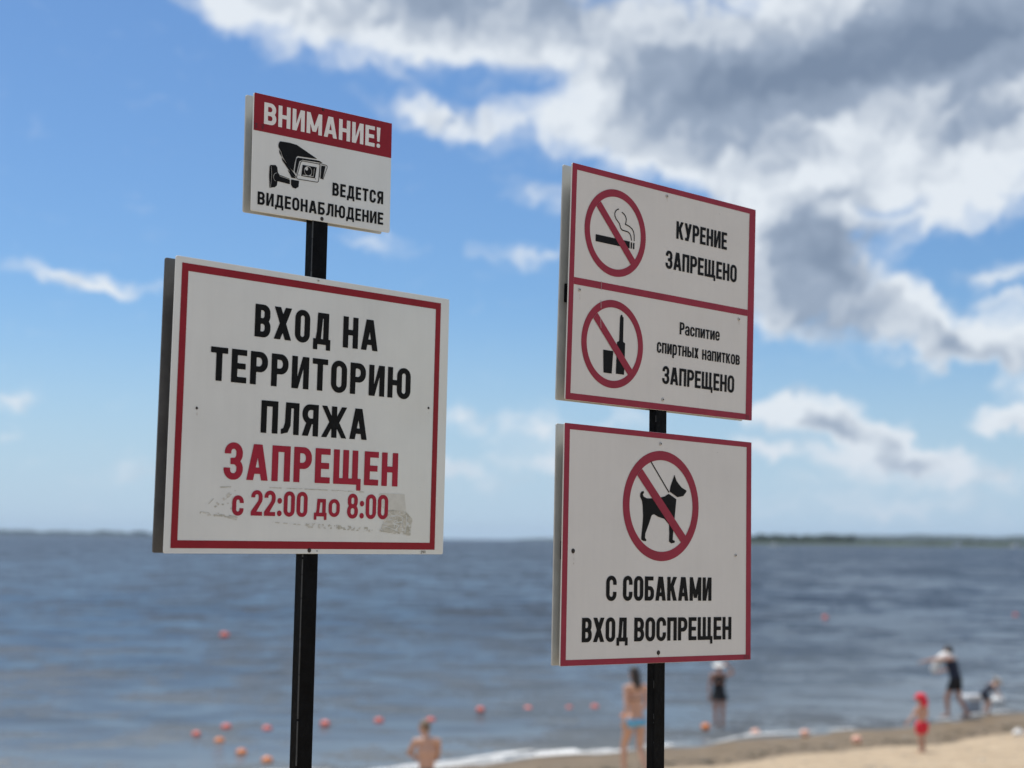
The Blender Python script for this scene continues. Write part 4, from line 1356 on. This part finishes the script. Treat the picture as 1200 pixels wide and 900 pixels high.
bm = bmesh.new()
prof = []
for k in range(15):
    a = math.pi * k / 14
    prof.append((-math.cos(a) * 1.25, 0.13 + 0.87 * math.sin(a) ** 0.8))
rg_ = lathe(bm, [(-1.18, 0.12)] + prof + [(1.18, 0.12)])
bm.faces.new(rg_[0]); bm.faces.new(rg_[-1])
FLOAT_ME = bm_mesh(bm, 'float_shell', True)
bm = bmesh.new()
lathe(bm, [(-1.9, 0.07), (-1.42, 0.07), (-1.40, 0.15), (-1.28, 0.15), (-1.26, 0.07), (1.26, 0.07), (1.28, 0.15), (1.40, 0.15), (1.42, 0.07), (1.9, 0.07)], 10)
ROPE_ME = bm_mesh(bm, 'rope', True)


def buoy(px, py, r, mat, label, group=None, onland=False):
    x, y, z = spot(px, py, not onland)
    root = empty('float', (x, y, (z + r * 0.9) if onland else (wave_z(x, y) + r * 0.35)), rng.uniform(-0.5, 0.5), label=label, category='float')
    if group:
        root['group'] = group
    me = FLOAT_ME.copy()
    o = obj('float_shell', me, M[mat], root)
    o.scale = (r, r, r)
    p = obj('rope', ROPE_ME if ROPE_ME.materials else ROPE_ME, None, root)
    p.scale = (r, r, r)
    p.location = (0, 0, 0)
    if not ROPE_ME.materials:
        ROPE_ME.materials.append(M['rope'])


GL = 'floats marking the swimming area'
BU = [
    (263, 748, .26, 'float_red', 'lone red float far out on the water below the large left sign', 0),
    (967, 726, .24, 'float_red', 'faint red float far out, right of the no dogs sign', 0),
    (1190, 722, .2, 'float_red', 'tiny faint red float farthest out near the right edge', 0),
    (230, 863, .13, 'float_red', 'darkest red float, leftmost of the cluster left of the left post', 0),
    (265, 857, .15, 'float_red', 'red float topmost in the cluster left of the left post', 0),
    (257, 872, .14, 'float_orange', 'orange float just below the topmost one of the left cluster', 0),
    (283, 883, .145, 'float_orange', 'bright orange float low in the cluster left of the left post', 0),
    (313, 893, .145, 'float_orange', 'orange float lowest in the left cluster, at the bottom edge', 0),
    (313, 855, .145, 'float_red', 'red float beside the left post on its left side', 0),
    (381, 852, .15, 'float_red', 'red float just right of the left post', 0),
    (444, 846, .15, 'float_red', 'red float between the left post and the kneeling bather', 0),
    (505, 841, .15, 'float_red', 'red float right above the kneeling bather\'s head', 0),
    (563, 837, .14, 'float_red', 'first red float to the right of the kneeling bather', 0),
    (619, 832, .14, 'float_red', 'second red float to the right of the kneeling bather', 0),
    (667, 829, .11, 'float_red', 'smallest faint red float below the left corner of the no dogs sign', 0),
    (697, 830, .14, 'float_red', 'red float just left of the bather in light blue bottoms', 0),
    (733, 840, .16, 'float_orange', 'orange float partly behind the bather in light blue bottoms', 0),
    (827, 856, .15, 'float_orange', 'vivid orange float at the feet of the woman in black', 1),
    (885, 860, .14, 'float_pale', 'pale pink float in the foam right of the woman in black', 0),
    (943, 863, .14, 'float_pale', 'faded orange float lying on wet sand, left one of two', 1),
    (1004, 871, .145, 'float_pale', 'faded orange float lying on wet sand nearest the dry sand', 1),
]
for (px, py, r, mt, lb, land) in BU:
    r *= 0.55
    buoy(px, py, r, mt, lb, GL, bool(land))

# ------------------------------------------------------------------ people
def skin_mat(name, col):
    m = pmat(name, col, 0.5, 0.5, var=0.08, vscale=9)
    b = m.node_tree.nodes['Principled BSDF']
    b.inputs['Subsurface Weight'].default_value = 0.0
    return m


M['skin'] = skin_mat('skin_fair', (0.56, 0.33, 0.235))
M['skin_tan'] = skin_mat('skin_tanned', (0.44, 0.235, 0.165))
M['hair_dark'] = pmat('dark_hair', (0.022, 0.015, 0.011), 0.45, bump=0.6, bscale=90)
M['hair_fair'] = pmat('light_brown_hair', (0.20, 0.135, 0.08), 0.5, bump=0.6, bscale=90)
M['cloth_black'] = pmat('black_cloth', (0.012, 0.012, 0.014), 0.85, bump=0.4, bscale=50)
M['cloth_navy'] = pmat('navy_cloth', (0.016, 0.022, 0.045), 0.85, bump=0.4, bscale=50)
M['cloth_blue'] = pmat('light_blue_cloth', (0.13, 0.42, 0.68), 0.75, bump=0.3, bscale=50)
M['cloth_red'] = pmat('red_cloth', (0.70, 0.02, 0.045), 0.75, bump=0.3, bscale=50)
M['cloth_white'] = pmat('white_cloth', (0.8, 0.79, 0.76), 0.8, bump=0.4, bscale=40)
M['eye'] = pmat('eye', (0.03, 0.02, 0.02), 0.2)


def remeshed(bm, name, voxel, smooth=6):
    me = bpy.data.meshes.new(name + '_raw')
    bm.to_mesh(me)
    bm.free()
    o = bpy.data.objects.new(name + '_raw', me)
    COL.objects.link(o)
    md = o.modifiers.new('r', 'REMESH')
    md.mode = 'VOXEL'
    md.voxel_size = voxel
    sm = o.modifiers.new('s', 'SMOOTH')
    sm.iterations = smooth
    sm.factor = 0.5
    dg = bpy.context.evaluated_depsgraph_get()
    e = o.evaluated_get(dg)
    out = bpy.data.meshes.new_from_object(e)
    out.name = name
    bpy.data.objects.remove(o)
    out.shade_smooth()
    return out


def lerp(a, b, t):
    return Vector(a).lerp(Vector(b), t)


def person(name_loc, yaw, scale, J, skin, label, female=False, voxel=0.0085, clothes=(), girth=1.0, hs=1.0, hair=None, haircol='hair_dark', hat=None, hatcol='cloth_white'):
    """J: joints in metres, facing +Y, x to the person's right.  One continuous body; hair and clothing are children."""
    J = {k: Vector(v) for k, v in J.items()}
    root = empty('person', name_loc, yaw, label=label, category='person')
    root.scale = (scale * girth, scale * girth, scale)
    bm = bmesh.new()
    hd_, nk, ch, pv = J['head'], J['neck'], J['chest'], J['pelvis']
    fwd = J.get('face', Vector((0, 1, 0))).normalized()
    upv = (hd_ - nk).normalized()
    side = fwd.cross(upv).normalized()
    fwd = upv.cross(side).normalized()
    rot = Matrix((side, fwd, upv)).transposed()
    def hp_(bmx, du, df, dsd, rad, *a):
        add_ell(bmx, c + (upv * du + fwd * df + side * dsd) * hs, tuple(q * hs for q in rad), rot, *a)
    # head: cranium, jaw, chin, nose, nostrils, brow, lips, ears
    c = hd_ + upv * (hs - 1) * .09
    hp_(bm, .025, 0, 0, (.073, .092, .088))
    hp_(bm, -.045, .022, 0, (.056, .066, .066))
    hp_(bm, -.088, .062, 0, (.024, .02, .018), 10, 8)
    hp_(bm, -.012, .090, 0, (.012, .020, .024), 10, 8)
    hp_(bm, -.027, .096, 0, (.017, .014, .011), 10, 8)
    hp_(bm, .022, .080, 0, (.050, .014, .010), 10, 8)
    hp_(bm, -.052, .084, 0, (.024, .010, .008), 10, 8)
    for s_ in (-1, 1):
        hp_(bm, -.008, 0, s_ * .076, (.010, .018, .030), 10, 8)
    add_cap(bm, c - upv * .05 * hs - fwd * .01, nk, .054, .058)
    # torso
    sl, sr = J['shL'], J['shR']
    hl, hr = J['hipL'], J['hipR']
    sc_ = (sl + sr) / 2
    ax = (ch - pv).normalized()
    sd_ = (sr - sl).normalized()
    tf = sd_.cross(ax).normalized() * -1
    if tf.dot(Vector((0, 1, 0))) < 0:
        pass
    trot = Matrix((sd_, ax.cross(sd_).normalized(), ax)).transposed()
    wsc = 0.9 if female else 1.0
    add_ell(bm, ch, (.158 * wsc, .108, .165), trot)
    add_ell(bm, lerp(ch, pv, .5), (.132 * (.88 if female else 1), .094, .15), trot)
    add_ell(bm, pv + ax * .02, (.150 * (1.08 if female else 1), .112, .115), trot)
    add_cap(bm, sc_, nk, .075, .062)
    for s_, q in ((-1, sl), (1, sr)):
        add_cap(bm, lerp(sc_, q, .3), q, .074, .054 * wsc)
        add_cap(bm, lerp(nk, sc_, .5), q, .05, .045)
    if female:
        tfw = ax.cross(sd_).normalized()
        for s_ in (-1, 1):
            add_ell(bm, ch + sd_ * s_ * .072 + tfw * .078 - ax * .01, (.055, .048, .052), trot, 12, 8)
    for s_ in ('L', 'R'):
        sh, el, wr = J['sh' + s_], J['el' + s_], J['wr' + s_]
        a = .86 if female else 1.0
        add_cap(bm, sh, lerp(sh, el, .45), .050 * a, .047 * a)
        add_cap(bm, lerp(sh, el, .45), el, .047 * a, .037 * a)
        add_cap(bm, el, lerp(el, wr, .3), .037 * a, .040 * a)
        add_cap(bm, lerp(el, wr, .3), wr, .040 * a, .024 * a)
        hd2 = J.get('hd' + s_, (wr - el)).normalized()
        # palm, four unequal bent fingers and a thumb from the side of the palm
        ref = Vector((0, 0, 1)) if abs(hd2.z) < .8 else Vector((0, 1, 0))
        across = hd2.cross(ref).normalized()
        pn = across.cross(hd2).normalized()
        hrot = Matrix((across, pn, hd2)).transposed()
        add_ell(bm, wr + hd2 * .05, (.038, .018, .052), hrot, 12, 8)
        add_cap(bm, wr, wr + hd2 * .04, .023, .026, 10)
        for k, (o_, ln) in enumerate(((-.028, .065), (-.010, .076), (.010, .072), (.027, .058))):
            b0 = wr + hd2 * .085 + across * o_
            b1 = b0 + (hd2 + pn * -.15).normalized() * ln * .5
            b2 = b1 + (hd2 + pn * -.6).normalized() * ln * .5
            add_cap(bm, b0 - hd2 * .02, b1, .0105, .0098, 8)
            add_cap(bm, b1, b2, .0098, .0085, 8)
        t0 = wr + hd2 * .03 - across * .030
        t1 = t0 + (hd2 * .7 - across * .6).normalized() * .035
        add_cap(bm, t0, t1, .013, .012, 8)
        add_cap(bm, t1, t1 + (hd2 * .9 - across * .2).normalized() * .03, .012, .009, 8)
        hp, kn, an, to = J['hip' + s_], J['kn' + s_], J['an' + s_], J['to' + s_]
        b = 1.04 if female else 1.0
        add_cap(bm, hp, lerp(hp, kn, .4), .086 * b, .074 * b)
        add_cap(bm, lerp(hp, kn, .4), kn, .074 * b, .052)
        add_cap(bm, kn, lerp(kn, an, .32), .051, .055)
        add_cap(bm, lerp(kn, an, .32), an, .055, .034)
        td = (to - an)
        fl = Vector((td.x, td.y, 0)).normalized() if Vector((td.x, td.y, 0)).length > 1e-3 else Vector((0, 1, 0))
        add_cap(bm, an - fl * .035 - Vector((0, 0, .035)), an + fl * .03 - Vector((0, 0, .02)), .033, .034, 10)
        add_cap(bm, an + fl * .03 - Vector((0, 0, .03)), to, .032, .022, 10)
        sd2 = Vector((fl.y, -fl.x, 0))
        for k in range(5):
            tb = to + sd2 * (k - 2) * .0155 * (1 if s_ == 'R' else -1)
            add_cap(bm, tb - fl * .02, tb + fl * (.030 - .004 * k), .011, .0095 - .0006 * k, 8)
    body = obj('body', remeshed(bm, 'body', voxel), M[skin], root)
    for s_ in (-1, 1):
        b2 = bmesh.new()
        hp_(b2, .004, .083, s_ * .031, (.011, .007, .006), 10, 6)
        obj('eye', bm_mesh(b2, 'eye', True), M['eye'], root)
    if hair:
        b2 = bmesh.new()
        hp_(b2, .038, -.012, 0, (.081, .096, .086))
        hp_(b2, -.01, -.035, 0, (.077, .066, .075))
        if hair == 'long':
            add_cap(b2, c - fwd * .06, c - fwd * .075 - upv * .22, .062, .045)
            add_cap(b2, c - fwd * .05 + side * .045, c - fwd * .055 + side * .05 - upv * .17, .04, .03)
            add_cap(b2, c - fwd * .05 - side * .045, c - fwd * .055 - side * .05 - upv * .17, .04, .03)
        obj('hair', remeshed(b2, 'hair', .008, 3), M[haircol], root)
    if hat:
        b2 = bmesh.new()
        hp_(b2, .050, -.005, 0, (.092, .108, .085))
        if hat == 'brim':
            hp_(b2, .035, 0, 0, (.175, .185, .018), 24, 6)
        elif hat == 'flap':
            hp_(b2, .035, .095, 0, (.06, .06, .012), 16, 6)
            hp_(b2, -.05, -.07, 0, (.085, .05, .11))
        obj('cap' if hat != 'brim' else 'hat', remeshed(b2, 'hat', .008, 2), M[hatcol], root)
    for (nm, col, fn) in clothes:
        b2 = bmesh.new()
        fn(b2, J, ax, trot)
        obj(nm, remeshed(b2, nm, .010, 3), M[col], root)
    return root


def trunks(b2, J, ax, trot, leg=.45, rr=.098):
    add_ell(b2, J['pelvis'] + ax * .0, (.166, .128, .118), trot)
    for s in 'LR':
        add_cap(b2, J['hip' + s], lerp(J['hip' + s], J['kn' + s], leg), rr, rr * .95)


def briefs(b2, J, ax, trot):
    add_ell(b2, J['pelvis'] - ax * .02, (.171, .130, .085), trot)
    for s in 'LR':
        add_cap(b2, J['hip' + s], lerp(J['hip' + s], J['kn' + s], .06), .095, .09)


def bra(b2, J, ax, trot):
    sd_ = (J['shR'] - J['shL']).normalized()
    f = ax.cross(sd_).normalized()
    for s in (-1, 1):
        add_ell(b2, J['chest'] + sd_ * s * .072 + f * .080 - ax * .01, (.062, .054, .056), trot, 12, 8)
    add_ell(b2, J['chest'] - ax * .02, (.152, .116, .022), trot)
    for s, q in ((-1, 'shL'), (1, 'shR')):
        add_cap(b2, J['chest'] + sd_ * s * .07 + f * .10 + ax * .03, lerp(J[q], J['neck'], .4) + ax * .045, .012, .012, 8)


def tank(b2, J, ax, trot):
    sd_ = (J['shR'] - J['shL']).normalized()
    add_ell(b2, J['chest'], (.172, .124, .176), trot)
    add_ell(b2, lerp(J['chest'], J['pelvis'], .5), (.152, .114, .165), trot)
    add_ell(b2, J['pelvis'] + ax * .04, (.165, .126, .10), trot)
    for q in ('shL', 'shR'):
        add_cap(b2, lerp(J['chest'], J[q], .6), lerp(J[q], J['neck'], .25), .06, .052)


def dress(b2, J, ax, trot):
    tank(b2, J, ax, trot)
    p = J['pelvis']
    add_cyl(b2, p + ax * .16, p - ax * .11, .13, .24, 28)


# --- stance tables (metres, 1.75 m adult)
def standing(**kw):
    J = dict(pelvis=(0, 0, .94), chest=(0, .01, 1.27), neck=(0, .0, 1.48), head=(0, .02, 1.64),
             shL=(-.18, 0, 1.43), shR=(.18, 0, 1.43), elL=(-.24, -.02, 1.14), elR=(.24, -.02, 1.14), wrL=(-.25, .06, .90), wrR=(.25, .06, .90),
             hipL=(-.09, 0, .90), hipR=(.09, 0, .90), knL=(-.10, .03, .50), knR=(.10, .03, .50), anL=(-.10, -.01, .085), anR=(.10, -.01, .085),
             toL=(-.12, .13, .024), toR=(.12, .13, .024))
    J.update(kw)
    return J


# kneeling bather, back to the camera, looking at the lake
x, y = bearing_x(507, 24.8), 24.8
z = float(ground_z(x, y))
person((x, y, z), R(12), 1.0, dict(
    pelvis=(0, 0, .33), chest=(0, .05, .66), neck=(-.01, .10, .88), head=(-.025, .15, 1.03), face=(-.75, .65, .05),
    shL=(-.185, .07, .82), shR=(.185, .07, .82), elL=(-.25, .27, .62), elR=(.21, .22, .56), wrL=(-.14, .46, .56), wrR=(.14, .42, .44), hdL=(.4, .6, -.5), hdR=(-.2, .7, -.5),
    hipL=(-.10, .03, .29), hipR=(.10, .03, .29), knL=(-.15, .44, .07), knR=(.15, .44, .07), anL=(-.10, .0, .09), anR=(.10, .0, .09), toL=(-.09, -.13, .03), toR=(.09, -.13, .03)),
    'skin', 'bare backed bather kneeling between the two posts with their back to the camera', hair='short', haircol='hair_fair',
    clothes=(('swim_trunks', 'cloth_navy', trunks),))
# walking bather beside the right post
x, y = bearing_x(747, 25.0), 25.0
z = float(ground_z(x, y))
person((x, y, z), R(25), 1.02, standing(
    chest=(0, .03, 1.27), neck=(0, .03, 1.48), head=(0, .06, 1.64), pelvis=(0, 0, .93),
    knL=(-.09, .22, .53), anL=(-.10, .20, .115), toL=(-.11, .34, .06), knR=(.09, .02, .49), anR=(.09, -.24, .12), toR=(.10, -.12, .04),
    elL=(-.23, -.10, 1.16), wrL=(-.22, -.04, .93), elR=(.23, .05, 1.16), wrR=(.20, .26, 1.02)),
    'skin', 'bather in light blue bottoms walking towards the lake beside the right post', female=True, hair='long',
    clothes=(('bikini_top', 'cloth_black', bra), ('bikini_bottom', 'cloth_blue', briefs)))
# woman wading in black
x, y = bearing_x(843, 35.5), 35.5
z = float(ground_z(x, y))
person((x, y, z), R(170), 0.90, standing(
    elR=(.25, 0, 1.15), wrR=(.24, .05, .92), hdR=(0, .1, -1), elL=(-.36, .03, 1.50), wrL=(-.22, .06, 1.68), hdL=(.5, 0, .7), face=(-.2, 1, -.1),
    knL=(-.09, .02, .49), knR=(.09, .02, .49), anL=(-.08, -.02, .085), anR=(.08, -.02, .085), toL=(-.09, .12, .024), toR=(.09, .12, .024)),
    'skin_tan', 'woman in a black swim dress and white hat standing in the shallows', female=True, hair='short', hat='brim',
    clothes=(('swim_dress', 'cloth_black', dress),))
# man in dark clothes at the waterline
x, y, z = spot(1121, 841)
person((x, y, z), R(58), 1.0, standing(
    pelvis=(0, 0, .93), chest=(-.0, .07, 1.25), neck=(0, .11, 1.45), head=(0, .15, 1.60), face=(0, 1, -.2),
    shL=(-.19, .09, 1.41), shR=(.19, .09, 1.41), elR=(.30, .12, 1.17), wrR=(.22, .34, 1.08), elL=(-.26, .34, 1.40), wrL=(-.22, .58, 1.33),
    knL=(-.11, .16, .50), anL=(-.12, .14, .085), toL=(-.13, .28, .024), knR=(.11, -.02, .49), anR=(.11, -.20, .10), toR=(.12, -.07, .03)),
    'skin_tan', 'man in a dark top and dark shorts leaning forward at the waterline', girth=1.2, hair='short',
    clothes=(('tank_top', 'cloth_navy', tank), ('shorts', 'cloth_black', trunks)))
# white bundle added where the man's raised forearm is brightly sunlit
mx, my, mz = x, y, z
bm = bmesh.new()
for k in range(13):
    t = k / 12
    p = Vector((.02 - .45 * t, 0, .10 * math.sin(t * 3.0) - .30 * t * t))
    add_ell(bm, p, (.075, .13, .10 - .03 * t), None, 14, 8)
    add_ell(bm, p + Vector((.01, .09 * (-1) ** k, -.05)), (.05, .05, .09), None, 10, 6)
tw = obj('lit_arm_bundle', remeshed(bm, 'lit_arm_bundle', .012, 5), M['cloth_white'], None, label='added white bundle standing in for the sunlit arm of the man at the waterline', category='lit_arm_bundle')
tw.location = (mx - .10, my + .06, mz + 1.44)
# child bending beside the white box
x, y, z = spot(1156, 836)
person((x, y, z), R(-75), 0.62, standing(
    pelvis=(0, -.10, .80), chest=(0, .16, 1.03), neck=(0, .32, 1.16), head=(0, .44, 1.24), face=(0, 1, -.6),
    shL=(-.18, .26, 1.12), shR=(.18, .26, 1.12), elL=(-.22, .36, .88), elR=(.22, .36, .88), wrL=(-.15, .52, .72), wrR=(.15, .52, .72),
    hipL=(-.09, -.08, .78), hipR=(.09, -.08, .78), knL=(-.11, .10, .44), knR=(.11, .10, .44), anL=(-.12, -.02, .085), anR=(.12, -.02, .085)),
    'skin', 'child in navy bending over beside the white box on the wet sand', girth=1.1, hs=1.3, hair='short', hat='brim', haircol='hair_fair',
    clothes=(('shirt', 'cloth_navy', tank), ('shorts', 'cloth_navy', trunks)))
# toddler in red on the dry sand
x, y, z = spot(1081, 882)
person((x, y, z), R(35), 0.545, standing(
    chest=(0, .02, 1.24), head=(0, .02, 1.66), elL=(-.30, .06, 1.18), wrL=(-.42, .12, 1.0), elR=(.22, .02, 1.16), wrR=(.22, .18, .98),
    anL=(-.06, .0, .085), anR=(.06, .0, .085), toL=(-.07, .13, .024), toR=(.07, .13, .024), knL=(-.07, .03, .5), knR=(.07, .03, .5)),
    'skin', 'toddler in a red cap and red shorts standing on the dry sand', girth=1.22, hs=1.55, hair='short', hat='flap', hatcol='cloth_red',
    clothes=(('shorts', 'cloth_red', lambda b, J, a, t: trunks(b, J, a, t, .5, .125)),))

# ------------------------------------------------------------------ things on the sand at the right
x, y, z = spot(1138, 834)
M['plastic_white'] = pmat('white_plastic', (0.78, 0.78, 0.78), 0.4)
M['plastic_grey'] = pmat('blue_grey_plastic', (0.33, 0.40, 0.48), 0.5)
root = empty('cooler_box', (x, y, z), R(20), label='white lidded grey blue cool box standing on wet sand behind the man', category='cool box')
bm = bmesh.new()
add_box(bm, (0, 0, .14), (.40, .28, .28), .02)
obj('tub', bm_mesh(bm, 'tub'), M['plastic_grey'], root)
bm = bmesh.new()
add_box(bm, (0, 0, .355), (.46, .36, .15), .045, 3)
obj('lid', bm_mesh(bm, 'lid'), M['plastic_white'], root)
bm = bmesh.new()
for s_ in (-1, 1):
    add_cyl(bm, (s_ * .225, 0, .26), (s_ * .225, 0, .43), .009, .009, 8)
add_cyl(bm, (-.225, 0, .43), (.225, 0, .43), .009, .009, 8)
obj('handle', bm_mesh(bm, 'handle'), M['plastic_grey'], root)

x, y, z = spot(1170, 824)


def bag(x, y, z, s, label):
    rg = random.Random(int(s * 100))
    bm = bmesh.new()
    bmesh.ops.create_icosphere(bm, subdivisions=4, radius=1)
    for v in bm.verts:
        n = float(fbm(v.co.x * 2 + 5, v.co.y * 2 + v.co.z * 1.7, 3, int(s * 100))) - .5
        v.co *= 1 + .55 * n
        v.co.z = max(v.co.z, -.62)
        k = max(0, v.co.z)
        v.co.x *= 1 - .35 * k
        v.co.y *= 1 - .45 * k
    bmesh.ops.scale(bm, vec=(s, s * .7, s * .62), verts=bm.verts)
    bmesh.ops.translate(bm, vec=(0, 0, s * .62 * .62), verts=bm.verts)
    root = empty('beach_bag', (x, y, z), 0.4, label=label, category='bag')
    obj('pouch', bm_mesh(bm, 'pouch', True), M['cloth_white'], root)
    for s_ in (-1, 1):
        bm = bmesh.new()
        pts = [Vector((s * .4 * math.cos(a), s_ * s * .12, s * .75 + s * .42 * math.sin(a))) for a in np.linspace(0, math.pi, 9)]
        for a, b in zip(pts[:-1], pts[1:]):
            add_cap(bm, a, b, s * .03, s * .03, 6)
        obj('handle', bm_mesh(bm, 'handle', True), M['cloth_white'], root)


bag(x, y, z, .22, 'white cloth bag on wet sand right of the bending child')
x, y, z = spot(1194, 862)
bag(x, y, z, .14, 'small pale bag on the dry sand at the right edge')

# ------------------------------------------------------------------ pebbles and washed-up bits
M['pebble'] = pmat('pebbles', (0.30, 0.27, 0.23), 0.7, var=0.6, vscale=3)
M['weed'] = pmat('washed_up_weed', (0.05, 0.045, 0.025), 0.8, var=0.4, vscale=5)
rg = random.Random(12)


def scatter(name, n, s0, s1, r0_, r1_, flatn, mat):
    tpl = bmesh.new()
    bmesh.ops.create_icosphere(tpl, subdivisions=1, radius=1)
    tv = [v.co.copy() for v in tpl.verts]
    tf = [[v.index for v in f.verts] for f in tpl.faces]
    tpl.free()
    V, Fc = [], []
    for k in range(n):
        px_ = rg.uniform(-6, 16)
        py_ = float(shore_y(px_)) - rg.uniform(s0, s1)
        pz_ = float(ground_z(px_, py_))
        rr = rg.uniform(r0_, r1_) * rg.random() ** .7
        a = rg.uniform(0, 6.28)
        ex = rg.uniform(1, 2.4)
        b0 = len(V)
        for t in tv:
            q = 1 + rg.uniform(-.2, .2)
            lx, ly = t.x * rr * ex * q, t.y * rr * q
            V.append((px_ + lx * math.cos(a) - ly * math.sin(a), py_ + lx * math.sin(a) + ly * math.cos(a), pz_ + t.z * rr * flatn * q))
        Fc += [tuple(b0 + i for i in f) for f in tf]
    obj(name, mesh(name, V, Fc, True), mat, kind='stuff')


scatter('pebbles', 900, 0.2, 12.0, 0.015, 0.045, 0.6, M['pebble'])
scatter('washed_up_weed', 420, 2.2, 3.4, 0.03, 0.11, 0.25, M['weed'])

# ------------------------------------------------------------------ air
hm = bpy.data.materials.new('haze')
hm.use_nodes = True
hn = hm.node_tree.nodes
hn.remove(hn['Principled BSDF'])
pv_ = hn.new('ShaderNodeVolumePrincipled')
pv_.inputs['Color'].default_value = (0.62, 0.78, 0.98, 1)
pv_.inputs['Density'].default_value = 0.000038
hm.node_tree.links.new(pv_.outputs[0], hn['Material Output'].inputs['Volume'])
bm = bmesh.new()
add_box(bm, (0, 6000, 46), (19000, 18000, 118))
obj('haze', bm_mesh(bm, 'haze'), hm, None, kind='stuff')
